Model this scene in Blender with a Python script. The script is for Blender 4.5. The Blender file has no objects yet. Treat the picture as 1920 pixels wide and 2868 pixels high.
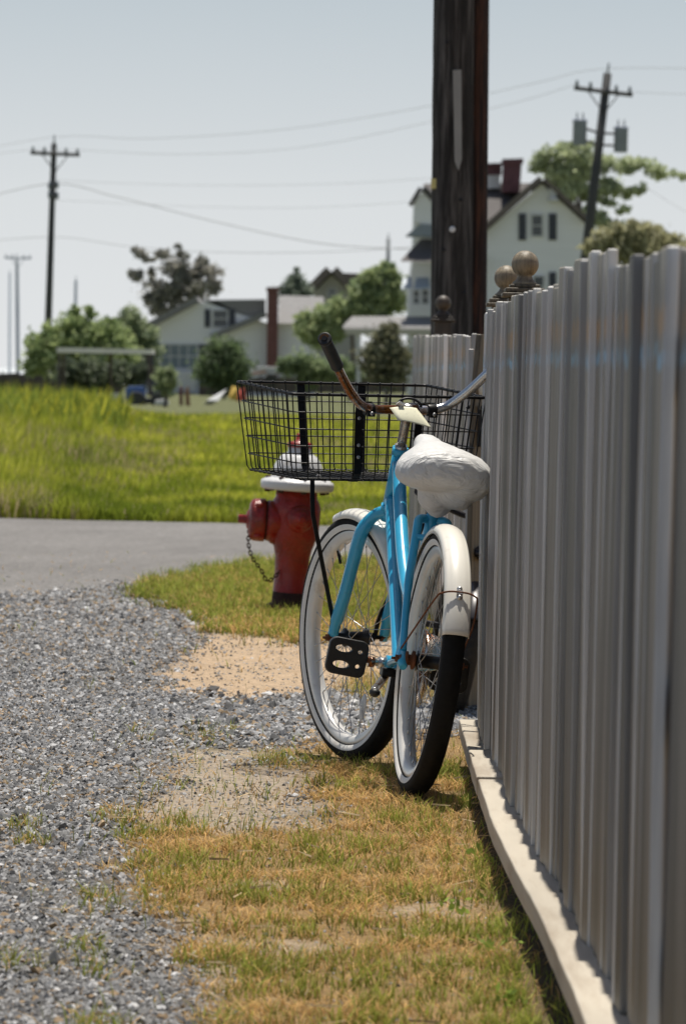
import bpy, bmesh, math, random
import numpy as np
from mathutils import Vector, Matrix, Euler
random.seed(7); rng = np.random.default_rng(7)
PI = math.pi; R = math.radians
SC = bpy.context.scene; COL = SC.collection
# ------------------------------------------------------------------ camera
F = 14235.0; CH = 1.07; TH = math.atan(384 / F); RO = R(1.3)
_f = Vector((0, math.cos(TH), -math.sin(TH))); _u = Vector((0, math.sin(TH), math.cos(TH))); _r = Vector((1, 0, 0))
_rc = _r * math.cos(RO) + _u * math.sin(RO); _uc = -_r * math.sin(RO) + _u * math.cos(RO)
cam = bpy.data.cameras.new('camera'); camo = bpy.data.objects.new('camera', cam); COL.objects.link(camo)
camo.matrix_world = Matrix(((_rc.x, _uc.x, -_f.x, 0), (_rc.y, _uc.y, -_f.y, 0), (_rc.z, _uc.z, -_f.z, CH), (0, 0, 0, 1)))
cam.sensor_fit = 'VERTICAL'; cam.sensor_height = 23.6; cam.sensor_width = 15.8; cam.lens = 23.6 * F / 2868
cam.clip_start = 0.3; cam.clip_end = 9000
cam.dof.use_dof = True; cam.dof.focus_distance = 13.3; cam.dof.aperture_fstop = 7.6; cam.dof.aperture_blades = 7
SC.camera = camo
def at(px, py, d):
    """world point seen at photo position (px, py) at depth d metres: used to read the far scenery's real positions"""
    v = _f + _rc * ((px - 960) / F) + _uc * ((1434 - py) / F)
    v = v * (d / v.y); return Vector((v.x, v.y, v.z + CH))
def project(P):
    P = np.asarray(P, float); Z = P[:, 2] - CH
    dep = P[:, 1] * _f.y + Z * _f.z
    up = P[:, 1] * _u.y + Z * _u.z
    u = (P[:, 0] * math.cos(RO) + up * math.sin(RO)) / dep * F; v = (-P[:, 0] * math.sin(RO) + up * math.cos(RO)) / dep * F
    return 960 + u, 1434 - v
# ------------------------------------------------------------------ world and sun
w = bpy.data.worlds.new('World'); SC.world = w; w.use_nodes = True
SUN = Vector((0.008, 0.265, 0.96)).normalized()
el = math.asin(SUN.z); az = math.atan2(SUN.x, SUN.y)
nt = w.node_tree; N = nt.nodes; L = nt.links; N.clear()
out = N.new('ShaderNodeOutputWorld'); bg = N.new('ShaderNodeBackground'); sky = N.new('ShaderNodeTexSky')
sky.sky_type = 'NISHITA'; sky.sun_disc = False; sky.sun_elevation = el; sky.sun_rotation = az
sky.air_density = 1.0; sky.dust_density = 2.0; sky.ozone_density = 1.0
bg.inputs['Strength'].default_value = 0.1
tc = N.new('ShaderNodeTexCoord'); sep = N.new('ShaderNodeSeparateXYZ'); L.new(tc.outputs['Generated'], sep.inputs[0])
ramp = N.new('ShaderNodeValToRGB'); mr = N.new('ShaderNodeMapRange'); mr.inputs[1].default_value = -0.02; mr.inputs[2].default_value = 0.12
L.new(sep.outputs['Z'], mr.inputs[0]); L.new(mr.outputs[0], ramp.inputs[0])
cr = ramp.color_ramp; cr.elements[0].position = 0.12; cr.elements[0].color = (.77, .785, .795, 1)
cr.elements[1].position = 1.0; cr.elements[1].color = (.38, .46, .52, 1)
e = cr.elements.new(0.38); e.color = (.70, .73, .745, 1)
e = cr.elements.new(0.68); e.color = (.52, .585, .63, 1)
mul = N.new('ShaderNodeVectorMath'); mul.operation = 'SCALE'; mul.inputs[3].default_value = 10.0
L.new(ramp.outputs[0], mul.inputs[0])
mf = N.new('ShaderNodeMapRange'); mf.inputs[1].default_value = 0.10; mf.inputs[2].default_value = 0.35; mf.inputs[3].default_value = 1.0; mf.inputs[4].default_value = 0.0
L.new(sep.outputs['Z'], mf.inputs[0])
dim = N.new('ShaderNodeVectorMath'); dim.operation = 'MULTIPLY'; dim.inputs[1].default_value = (.60, .60, .60); L.new(sky.outputs[0], dim.inputs[0])
mx = N.new('ShaderNodeMix'); mx.data_type = 'RGBA'
L.new(mf.outputs[0], mx.inputs[0]); L.new(dim.outputs[0], mx.inputs[6]); L.new(mul.outputs[0], mx.inputs[7])
L.new(mx.outputs[2], bg.inputs[0]); L.new(bg.outputs[0], out.inputs[0])
sl = bpy.data.lights.new('sun', 'SUN'); sl.energy = 5.0; sl.angle = R(0.55); sl.color = (1, .94, .84)
so = bpy.data.objects.new('sun', sl); COL.objects.link(so); so.rotation_euler = SUN.to_track_quat('Z', 'Y').to_euler()
SC.view_settings.view_transform = 'Standard'; SC.view_settings.look = 'None'; SC.view_settings.exposure = 0; SC.view_settings.gamma = 1
SC.cycles.max_bounces = 6; SC.cycles.transparent_max_bounces = 8; SC.cycles.use_denoising = True
SC.cycles.sample_clamp_indirect = 4
# ------------------------------------------------------------------ materials
def mat(name, col, rough=.6, metal=0., var=.12, scale=8., stretch=(1, 1, 1), bump=0., bscale=40., col2=None, c2lo=.5, c2hi=.62, c2scale=6., coat=0., rand=0., trans=0., spec=.5, bstretch=None, detail=5.):
    """procedural surface: base colour broken by noise, an optional second colour in patches, bump, per-object variation"""
    m = bpy.data.materials.new(name); m.use_nodes = True; t = m.node_tree; n = t.nodes; l = t.links
    b = n['Principled BSDF']; b.inputs['Roughness'].default_value = rough; b.inputs['Metallic'].default_value = metal
    b.inputs['Coat Weight'].default_value = coat; b.inputs['Specular IOR Level'].default_value = spec; b.inputs['Coat Roughness'].default_value = .12
    tc = n.new('ShaderNodeTexCoord'); mp = n.new('ShaderNodeMapping'); mp.inputs['Scale'].default_value = stretch
    l.new(tc.outputs['Object'], mp.inputs[0])
    no = n.new('ShaderNodeTexNoise'); no.inputs['Scale'].default_value = scale; no.inputs['Detail'].default_value = detail
    l.new(mp.outputs[0], no.inputs['Vector'])
    src = None
    rgb = n.new('ShaderNodeRGB'); rgb.outputs[0].default_value = (*col, 1); src = rgb.outputs[0]
    if col2:
        n2 = n.new('ShaderNodeTexNoise'); n2.inputs['Scale'].default_value = c2scale; n2.inputs['Detail'].default_value = 6; n2.inputs['Roughness'].default_value = .65
        l.new(mp.outputs[0], n2.inputs['Vector'])
        r2 = n.new('ShaderNodeMapRange'); r2.inputs[1].default_value = c2lo; r2.inputs[2].default_value = c2hi; l.new(n2.outputs[0], r2.inputs[0])
        m2 = n.new('ShaderNodeMix'); m2.data_type = 'RGBA'; m2.inputs[7].default_value = (*col2, 1)
        l.new(r2.outputs[0], m2.inputs[0]); l.new(src, m2.inputs[6]); src = m2.outputs[2]
    hs = n.new('ShaderNodeHueSaturation'); l.new(src, hs.inputs['Color'])
    mr = n.new('ShaderNodeMapRange'); mr.inputs[1].default_value = .25; mr.inputs[2].default_value = .75; mr.inputs[3].default_value = 1 - var; mr.inputs[4].default_value = 1 + var
    l.new(no.outputs[0], mr.inputs[0])
    if rand:
        oi = n.new('ShaderNodeObjectInfo'); rr = n.new('ShaderNodeMapRange'); rr.inputs[3].default_value = 1 - rand; rr.inputs[4].default_value = 1 + rand
        l.new(oi.outputs['Random'], rr.inputs[0]); mm = n.new('ShaderNodeMath'); mm.operation = 'MULTIPLY'
        l.new(rr.outputs[0], mm.inputs[0]); l.new(mr.outputs[0], mm.inputs[1]); l.new(mm.outputs[0], hs.inputs['Value'])
    else: l.new(mr.outputs[0], hs.inputs['Value'])
    l.new(hs.outputs[0], b.inputs['Base Color'])
    if bump:
        mp2 = n.new('ShaderNodeMapping'); mp2.inputs['Scale'].default_value = bstretch or stretch; l.new(tc.outputs['Object'], mp2.inputs[0])
        nb = n.new('ShaderNodeTexNoise'); nb.inputs['Scale'].default_value = bscale; nb.inputs['Detail'].default_value = 4; l.new(mp2.outputs[0], nb.inputs['Vector'])
        bp = n.new('ShaderNodeBump'); bp.inputs['Strength'].default_value = bump; bp.inputs['Distance'].default_value = .01
        l.new(nb.outputs[0], bp.inputs['Height']); l.new(bp.outputs[0], b.inputs['Normal'])
    m['hs'] = 1
    return m
def attr_mat(name, rough=.8, trans=.0, noise=0., nscale=60., spec=.3, bump=0.):
    """colour from the mesh's own colour attribute, for leaves, blades and stones"""
    m = bpy.data.materials.new(name); m.use_nodes = True; t = m.node_tree; n = t.nodes; l = t.links
    b = n['Principled BSDF']; b.inputs['Roughness'].default_value = rough; b.inputs['Specular IOR Level'].default_value = spec
    a = n.new('ShaderNodeAttribute'); a.attribute_name = 'col'; src = a.outputs['Color']
    if noise:
        tc = n.new('ShaderNodeTexCoord')
        no = n.new('ShaderNodeTexNoise'); no.inputs['Scale'].default_value = nscale; no.inputs['Detail'].default_value = 6; no.inputs['Roughness'].default_value = .7
        l.new(tc.outputs['Object'], no.inputs['Vector'])
        mr = n.new('ShaderNodeMapRange'); mr.inputs[1].default_value = .3; mr.inputs[2].default_value = .7; mr.inputs[3].default_value = 1 - noise; mr.inputs[4].default_value = 1 + noise
        l.new(no.outputs[0], mr.inputs[0]); hs = n.new('ShaderNodeHueSaturation'); l.new(mr.outputs[0], hs.inputs['Value']); l.new(src, hs.inputs['Color']); src = hs.outputs[0]
        if bump:
            bp = n.new('ShaderNodeBump'); bp.inputs['Strength'].default_value = bump; bp.inputs['Distance'].default_value = .01
            l.new(no.outputs[0], bp.inputs['Height']); l.new(bp.outputs[0], b.inputs['Normal'])
    l.new(src, b.inputs['Base Color'])
    if trans:
        tr = n.new('ShaderNodeBsdfTranslucent'); l.new(src, tr.inputs[0]); ms = n.new('ShaderNodeMixShader'); ms.inputs[0].default_value = trans
        o = n['Material Output']; l.new(b.outputs[0], ms.inputs[1]); l.new(tr.outputs[0], ms.inputs[2]); l.new(ms.outputs[0], o.inputs['Surface'])
    return m
# ------------------------------------------------------------------ mesh building
class MB:
    def __init__(s, xf=None): s.v = []; s.f = []; s.sm = []; s.xf = xf
    def add(s, vs, fs, smooth=True):
        o = len(s.v); s.v += [tuple(s.xf(Vector(p))) if s.xf else tuple(p) for p in vs]
        s.f += [tuple(i + o for i in f) for f in fs]; s.sm += [smooth] * len(fs); return s
    def box(s, c, d, rot=None, taper=1.0):
        c = Vector(c); h = Vector(d) / 2; vs = []
        for z in (-1, 1):
            k = 1.0 if z < 0 else taper
            for x, y in ((-1, -1), (1, -1), (1, 1), (-1, 1)):
                p = Vector((x * h.x * k, y * h.y * k, z * h.z)); vs.append(c + (rot @ p if rot else p))
        return s.add(vs, [(3, 2, 1, 0), (4, 5, 6, 7), (0, 1, 5, 4), (1, 2, 6, 5), (2, 3, 7, 6), (3, 0, 4, 7)], False)
    def tube(s, pts, r, n=12, cap=True, flat=1.0, ref=None):
        pts = [Vector(p) for p in pts]; m = len(pts)
        rs = r if isinstance(r, (list, tuple)) else [r] * m
        ts = [((pts[min(i + 1, m - 1)] - pts[max(i - 1, 0)]).normalized()) for i in range(m)]
        a = Vector(ref) if ref else (Vector((0, 0, 1)) if abs(ts[0].z) < .9 else Vector((1, 0, 0)))
        a = (a - ts[0] * a.dot(ts[0])).normalized(); vs = []; fs = []
        for i in range(m):
            a = (a - ts[i] * a.dot(ts[i])).normalized(); b = ts[i].cross(a)
            for k in range(n):
                t = 2 * PI * k / n; vs.append(pts[i] + (a * math.cos(t) * flat + b * math.sin(t)) * rs[i])
        for i in range(m - 1):
            for k in range(n):
                k2 = (k + 1) % n; fs.append((i * n + k, i * n + k2, (i + 1) * n + k2, (i + 1) * n + k))
        s.add(vs, fs)
        if cap: s.add([vs[k] for k in range(n)], [tuple(range(n))[::-1]], False); s.add(vs[-n:], [tuple(range(n))], False)
        return s
    def lathe(s, prof, n=24, o=(0, 0, 0), ax=(0, 0, 1), smooth=True, cap=True):
        """prof: (radius, height along ax)"""
        o = Vector(o); q = Vector((0, 0, 1)).rotation_difference(Vector(ax).normalized()); vs = []; fs = []
        for r, h in prof:
            for k in range(n): t = 2 * PI * k / n; vs.append(o + q @ Vector((r * math.cos(t), r * math.sin(t), h)))
        for i in range(len(prof) - 1):
            for k in range(n):
                k2 = (k + 1) % n; fs.append((i * n + k, i * n + k2, (i + 1) * n + k2, (i + 1) * n + k))
        s.add(vs, fs, smooth)
        if cap:
            if prof[0][0] > 1e-5: s.add(vs[:n], [tuple(range(n))[::-1]], False)
            if prof[-1][0] > 1e-5: s.add(vs[-n:], [tuple(range(n))], False)
        return s
    def sphere(s, c, r, n=12, sc=(1, 1, 1), rot=None):
        vs = []; fs = []; c = Vector(c); m = max(4, n // 2)
        for i in range(m + 1):
            p = PI * i / m
            for k in range(n):
                t = 2 * PI * k / n; q = Vector((math.sin(p) * math.cos(t) * sc[0], math.sin(p) * math.sin(t) * sc[1], math.cos(p) * sc[2])) * r
                vs.append(c + (rot @ q if rot else q))
        for i in range(m):
            for k in range(n): k2 = (k + 1) % n; fs.append((i * n + k, (i + 1) * n + k, (i + 1) * n + k2, i * n + k2))
        return s.add(vs, fs)
    def prism(s, pts, off):
        """closed polygon pts extruded by vector off"""
        pts = [Vector(p) for p in pts]; off = Vector(off); n = len(pts)
        return s.add(pts + [p + off for p in pts], [tuple(range(n)), tuple(range(2 * n - 1, n - 1, -1))] + [(i, i + n, (i + 1) % n + n, (i + 1) % n) for i in range(n)], False)
    def build(s, name, m, parent=None, bevel=0., bseg=2, loc=None):
        me = bpy.data.meshes.new(name); me.from_pydata(s.v, [], s.f)
        me.polygons.foreach_set('use_smooth', s.sm)
        bm = bmesh.new(); bm.from_mesh(me); bmesh.ops.remove_doubles(bm, verts=bm.verts, dist=1e-6); bmesh.ops.recalc_face_normals(bm, faces=bm.faces); bm.to_mesh(me); bm.free()
        me.materials.append(m); o = bpy.data.objects.new(name, me); COL.objects.link(o)
        if parent: o.parent = parent
        if loc is not None: o.location = loc
        if bevel:
            b = o.modifiers.new('bevel', 'BEVEL'); b.width = bevel; b.segments = bseg; b.limit_method = 'ANGLE'; b.angle_limit = R(40)
        return o
def spline(pts, k=6):
    pts = [Vector(p) for p in pts]; out = []
    P = [pts[0] * 2 - pts[1]] + pts + [pts[-1] * 2 - pts[-2]]
    for i in range(1, len(P) - 2):
        a, b, c, d = P[i - 1:i + 3]
        for j in range(k):
            t = j / k; out.append(.5 * ((2 * b) + (c - a) * t + (2 * a - 5 * b + 4 * c - d) * t * t + (3 * b - a - 3 * c + d) * t ** 3))
    return out + [pts[-1]]
def empty(name, label=None, cat=None, group=None, loc=(0, 0, 0), kind=None):
    o = bpy.data.objects.new(name, None); COL.objects.link(o); o.location = loc; o.empty_display_size = .1
    return tag(o, label, cat, group, kind)
def tag(o, label=None, cat=None, group=None, kind=None):
    if label: o['label'] = label
    if cat: o['category'] = cat
    if group: o['group'] = group
    if kind: o['kind'] = kind
    return o
def np_mesh(name, V, sizes, idx, m, col=None, smooth=False, parent=None):
    me = bpy.data.meshes.new(name); nv = len(V); nl = len(idx); nf = len(sizes)
    me.vertices.add(nv); me.vertices.foreach_set('co', np.ascontiguousarray(V, np.float32).ravel())
    me.loops.add(nl); me.loops.foreach_set('vertex_index', np.asarray(idx, np.int32))
    me.polygons.add(nf); st = np.concatenate([[0], np.cumsum(sizes)[:-1]]).astype(np.int32)
    me.polygons.foreach_set('loop_start', st); me.polygons.foreach_set('loop_total', np.asarray(sizes, np.int32))
    me.polygons.foreach_set('use_smooth', np.full(nf, smooth))
    me.update(calc_edges=True); me.validate()
    if col is not None:
        a = me.attributes.new('col', 'FLOAT_COLOR', 'POINT'); c4 = np.ones((nv, 4), np.float32); c4[:, :3] = col; a.data.foreach_set('color', c4.ravel())
    me.materials.append(m); o = bpy.data.objects.new(name, me); COL.objects.link(o)
    if parent: o.parent = parent
    return o
def plate(name, outline, holes, th, m, parent, M, bev=.0015):
    """flat plate with holes cut through it, thickness th, placed by matrix M (plate lies in M's xy plane)"""
    cu = bpy.data.curves.new(name, 'CURVE'); cu.dimensions = '2D'; cu.fill_mode = 'BOTH'; cu.extrude = th / 2; cu.bevel_depth = bev; cu.bevel_resolution = 2
    for pl in [outline] + holes:
        sp = cu.splines.new('POLY'); sp.points.add(len(pl) - 1); sp.use_cyclic_u = True
        for p, q in zip(sp.points, pl): p.co = (q[0], q[1], 0, 1)
    t = bpy.data.objects.new(name + '_src', cu); me = bpy.data.meshes.new_from_object(t); bpy.data.objects.remove(t)
    me.transform(M); me.materials.clear(); me.materials.append(m); me.name = name
    o = bpy.data.objects.new(name, me); COL.objects.link(o); o.parent = parent; return o
def rrect(w, h, r, n=5, cx=0, cy=0):
    out = []
    for sx, sy, a in ((1, 1, 0), (-1, 1, PI / 2), (-1, -1, PI), (1, -1, 3 * PI / 2)):
        for k in range(n + 1): t = a + PI / 2 * k / n; out.append((cx + sx * (w / 2 - r) + r * math.cos(t), cy + sy * (h / 2 - r) + r * math.sin(t)))
    return out
# ================================================================== THE BLUE BICYCLE
M_blue = mat('blue_paint', (.045, .45, .74), .30, .06, .1, 14, coat=.6, bump=.05, bscale=60, col2=(.05, .22, .34), c2lo=.64, c2hi=.76, c2scale=9)
M_cream = mat('cream_enamel', (.90, .87, .79), .3, 0, .05, 6, coat=.4, col2=(.62, .55, .44), c2lo=.62, c2hi=.85, c2scale=14)
M_white = mat('white_rubber', (.84, .82, .78), .6, 0, .06, 18, col2=(.5, .45, .38), c2lo=.58, c2hi=.8, c2scale=10)
M_rim = mat('painted_rim', (.82, .80, .76), .3, .15, .05, 20, coat=.3, col2=(.50, .44, .36), c2lo=.58, c2hi=.8, c2scale=12)
M_tyre = mat('black_rubber', (.010, .010, .010), .8, 0, .3, 60, spec=.25)
M_black = mat('black_steel', (.007, .007, .008), .42, 0, .2, 40, spec=.35)
M_plast = mat('black_plastic', (.016, .015, .014), .5, 0, .3, 50, bump=.1, bscale=200, col2=(.05, .04, .03), c2lo=.55, c2hi=.8)
M_chrome = mat('rusty_chrome', (.62, .60, .57), .22, .9, .1, 20, bump=.15, bscale=300, col2=(.20, .075, .022), c2lo=.48, c2hi=.62, c2scale=13)
M_rust = mat('rust', (.16, .06, .025), .85, .2, .4, 80, bump=.4, bscale=150)
M_steel = mat('spoke_steel', (.60, .60, .60), .35, .85, .15, 30, col2=(.25, .18, .12), c2lo=.55, c2hi=.75)
M_hub = mat('greasy_black_hub', (.015, .014, .013), .4, .3, .3, 60, col2=(.09, .04, .02), c2lo=.55, c2hi=.75)
M_clear = mat('clear_plastic', (.62, .64, .66), .35, 0, .05, 60, spec=.7)
WB = 1.15; RR = .345; HA = R(69)
AXd = Vector((-math.cos(HA), 0, math.sin(HA))); AXo = Vector((WB, 0, RR)) - .05 * Vector((math.sin(HA), 0, math.cos(HA)))
def steer(a):
    m = Matrix.Translation(AXo) @ Matrix.Rotation(a, 4, AXd) @ Matrix.Translation(-AXo)
    return lambda p: m @ p
def bike_matrix(X, Y, psi, lam):
    fw = Vector((-math.sin(psi), math.cos(psi), 0)); lf = Vector((-math.cos(psi), -math.sin(psi), 0))
    m = Matrix(((fw.x, lf.x, 0, X), (fw.y, lf.y, 0, Y), (0, 0, 1, 0), (0, 0, 0, 1)))
    return m @ Matrix.Rotation(lam, 4, 'X')
def ring(mb, prof, c, n=120, knob=None):
    """revolve closed (radius, axial) profile about the axle line (local y) through c"""
    vs = []; fs = []; m = len(prof)
    for i in range(n):
        t = 2 * PI * i / n
        for j, (r, a) in enumerate(prof):
            if knob: r, a = knob(i, j, r, a)
            vs.append((c[0] + r * math.cos(t), c[1] + a, c[2] + r * math.sin(t)))
    for i in range(n):
        for j in range(m):
            i2 = (i + 1) % n; j2 = (j + 1) % m; fs.append((i * m + j, i * m + j2, i2 * m + j2, i2 * m + j))
    mb.add(vs, fs)
def band(mb, prof, c, n=120, a0=0, a1=2 * PI):
    """revolve an open profile through an arc"""
    vs = []; fs = []; m = len(prof)
    for i in range(n + 1):
        t = a0 + (a1 - a0) * i / n
        for r, a in prof: vs.append((c[0] + r * math.cos(t), c[1] + a, c[2] + r * math.sin(t)))
    for i in range(n):
        for j in range(m - 1): fs.append((i * m + j, i * m + j + 1, (i + 1) * m + j + 1, (i + 1) * m + j))
    mb.add(vs, fs)
def make_wheel(parent, c, xf, rot0=0., rear=False, Rw=RR, tw=.029, mats=None, nsp=36):
    tyre, wall, rimm, hubm = mats or (M_tyre, M_white, M_rim, M_steel)
    wh = MB(xf); hw = .055
    # hub is the wheel's own mesh
    wh.lathe([(.006, -hw - .03), (.006, -hw), (.013, -hw), (.013, -.036), (.026, -.034), (.026, -.030), (.017, -.026), (.017, .026), (.026, .030), (.026, .034), (.013, .036), (.013, hw), (.006, hw), (.006, hw + .03)], 16, c, (0, 1, 0))
    wheel = wh.build('wheel', M_hub, parent)
    Rc = Rw - tw
    tb = MB(xf); prof = []
    for k in range(24):
        t = 2 * PI * k / 24; prof.append((Rc + tw * math.cos(t), tw * math.sin(t)))
    def knob(i, j, r, a):
        jj = j if j <= 12 else 24 - j
        if jj in (2, 3) and i % 2: r -= .0035; a *= .96
        if jj in (0, 1) and (i // 2) % 2: r -= .0022
        return r, a
    ring(tb, prof, c, 176, knob); tb.build('tyre', tyre, wheel)
    for sd in (1, -1):
        wl = MB(xf); pf = []
        for k in range(9):
            t = R(95 + 31 * k / 8); pf.append((Rc + (tw + .0009 + (.001 if k in (3,) else 0)) * math.cos(t), sd * (tw + .0009) * math.sin(t)))
        band(wl, pf, c, 110); wl.build('white_wall', wall, wheel)
    rb = MB(xf); q = Rc - tw * .93
    ring(rb, [(q + .011, -.0205), (q + .010, -.0175), (q - .004, -.0165), (q - .012, -.010), (q - .013, 0), (q - .012, .010), (q - .004, .0165), (q + .010, .0175), (q + .011, .0205), (q + .002, .0212), (q - .009, .0195), (q - .018, .012), (q - .0195, 0), (q - .018, -.012), (q - .009, -.0195), (q + .002, -.0212)], c, 110)
    rb.build('rim', rimm, wheel)
    for k in range(nsp):
        t = 2 * PI * k / nsp + rot0; sd = 1 if k % 2 else -1; cr = R(52) * (1 if (k // 2) % 2 else -1)
        a = Vector((c[0] + (q - .019) * math.cos(t), c[1], c[2] + (q - .019) * math.sin(t)))
        b = Vector((c[0] + .024 * math.cos(t + cr), c[1] + sd * .032, c[2] + .024 * math.sin(t + cr)))
        nip = a + (b - a).normalized() * .014
        MB(xf).tube([a, nip, nip, b], [.0021, .0021, .00115, .00115], 5, False).build('spoke', hubm, wheel)
    return wheel
def fender(parent, c, xf, a0, a1, rad, hw, m, name='fender'):
    pf = [(rad - .016, -hw), (rad - .004, -hw * .97), (rad + .004, -hw * .82), (rad + .0045, -hw * .74), (rad + .008, -hw * .62), (rad + .0115, -hw * .3), (rad + .0125, 0), (rad + .0115, hw * .3), (rad + .008, hw * .62), (rad + .0045, hw * .74), (rad + .004, hw * .82), (rad - .004, hw * .97), (rad - .016, hw)]
    b = MB(xf); band(b, pf, c, 60, a0, a1); o = b.build(name, m, parent)
    s = o.modifiers.new('solid', 'SOLIDIFY'); s.thickness = .0018; s.offset = -1
    return o
PSI, LAM, DEL = R(8.6), R(6.2), R(17)
BM = bike_matrix(.192, 12.93, PSI, LAM)
bike = empty('bicycle', 'sky blue step-through bicycle with black wire basket leaning on the grey fence', 'bicycle')
bike.matrix_world = BM
ST = steer(DEL); CF = (WB, 0, RR); CR = (0, 0, RR)
# --- frame
fr = MB()
fr.tube(spline([(.93, 0, .735), (.86, 0, .665), (.74, 0, .56), (.62, 0, .455), (.52, 0, .365), (.465, 0, .32)]), .0180, 16)
fr.tube(spline([(.885, 0, .835), (.78, 0, .73), (.66, 0, .625), (.54, 0, .545), (.44, 0, .50), (.352, 0, .478)]), .0188, 16)
fr.tube([AXo + AXd * ((.715 - AXo.z) / AXd.z), AXo + AXd * ((.872 - AXo.z) / AXd.z)], .0195, 18)
fr.tube([AXo + AXd * ((.708 - AXo.z) / AXd.z), AXo + AXd * ((.722 - AXo.z) / AXd.z)], .023, 18)
fr.tube([AXo + AXd * ((.862 - AXo.z) / AXd.z), AXo + AXd * ((.880 - AXo.z) / AXd.z)], .0225, 18)
fr.tube([(.46, 0, .31), (.36, 0, .49), (.27, 0, .655), (.235, 0, .72)], .016, 16)
fr.tube([(.455, -.037, .31), (.455, .037, .31)], .0225, 18)
for s in (1, -1):
    fr.tube(spline([(.245, s * .012, .705), (.225, s * .036, .70), (.205, s * .042, .675), (.17, s * .050, .61), (.12, s * .060, .53), (.06, s * .066, .43), (.012, s * .070, .365)]), [.012] * 13 + [.0115] * 12 + [.010] * 12, 12)
    fr.tube(spline([(.43, s * .025, .312), (.32, s * .045, .318), (.18, s * .058, .332), (.02, s * .068, .345)]), .0105, 12)
    fr.tube([(.03, s * .069, .375), (.012, s * .070, .355), (.0, s * .070, .34), (-.022, s * .070, .325)], [.009, .014, .016, .009], 10, flat=1.0, ref=(1, 0, 0))
fr.tube([(.19, -.046, .655), (.19, .046, .655)], .009, 10)
frame = fr.build('frame', M_blue, bike)
# fork turns with the handlebar
fk = MB(ST)
for s, e in ((1, 1.0), (-1, 1.27)):
    fk.tube(spline([(.955, s * .004, .705), (.985, s * .022, .695), (1.005, s * .045, .665), (1.018, s * .058 * e, .625), (1.045, s * .063 * e, .555), (1.09, s * .066 * e, .46), (1.135, s * .068 * e, .385), (WB, s * .069 * e, .352)]), [.017] * 12 + [.0190] * 12 + [.0180] * 12 + [.015] * 7, 14)
    fk.tube([(WB - .012, s * .069 * e, .385), (WB, s * .069 * e, .36), (WB, s * .069 * e, .333)], [.012, .013, .008], 10, ref=(1, 0, 0))
fk.tube([AXo + AXd * ((.68 - AXo.z) / AXd.z), AXo + AXd * ((.712 - AXo.z) / AXd.z)], .019, 14)
fk.build('fork', M_blue, bike)
make_wheel(bike, CR, None, .05, True)
make_wheel(bike, CF, ST, .02)
# rusty axle nuts
for cc, xf in ((CR, None), (CF, ST)):
    for s in (1, -1):
        nb = MB(xf); nb.lathe([(.004, .099), (.004, .090), (.0105, .089), (.0105, .079), (.013, .079), (.013, .076)], 6, cc, (0, s, 0), False); nb.build('axle_nut', M_rust, bike)
hb = MB(); hb.lathe([(.012, .036), (.024, .040), (.024, .046), (.014, .048), (.014, .056), (.022, .058), (.022, .063), (.012, .066)], 14, CR, (0, 1, 0)); hb.build('brake_cone', M_rust, bike)
# fenders
rf = fender(bike, CR, None, R(165.5), R(28), .343, .0345, M_cream)
for dz in (.012, -.012):
    a = R(180 - 32.5) - dz / .35
    bo = MB(); ax = Vector((math.cos(a), 0, math.sin(a))); p = Vector(CR) + ax * .3555
    bo.lathe([(.0072, 0), (.0072, .002), (.0052, .0025), (.0050, .006), (.003, .0075), (0.0, .0075)], 12, p, ax); bo.build('bolt', M_steel, rf)
sb = MB(); a = R(180 - 32.5); P = lambda rr, y, da=0: (math.cos(a + da) * rr, y, RR + math.sin(a + da) * rr)
sb.tube(spline([(-.004, .078, .372), P(.20, .068), P(.325, .052), P(.348, .042), P(.360, .022), P(.361, 0), P(.360, -.022), P(.348, -.042), P(.325, -.052), P(.20, -.068), (-.004, -.078, .372)]), .0024, 8)
sb.build('fender_strut', M_rust, rf)
cl = MB(); ax = Vector((math.cos(a), 0, math.sin(a))); cl.box(Vector(CR) + ax * .3595, (.006, .016, .010), Euler((0, -a, 0)).to_matrix()); cl.build('strut_clip', M_steel, rf)
ff = fender(bike, CF, ST, R(72), R(172), .3455, .034, M_cream)
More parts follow.
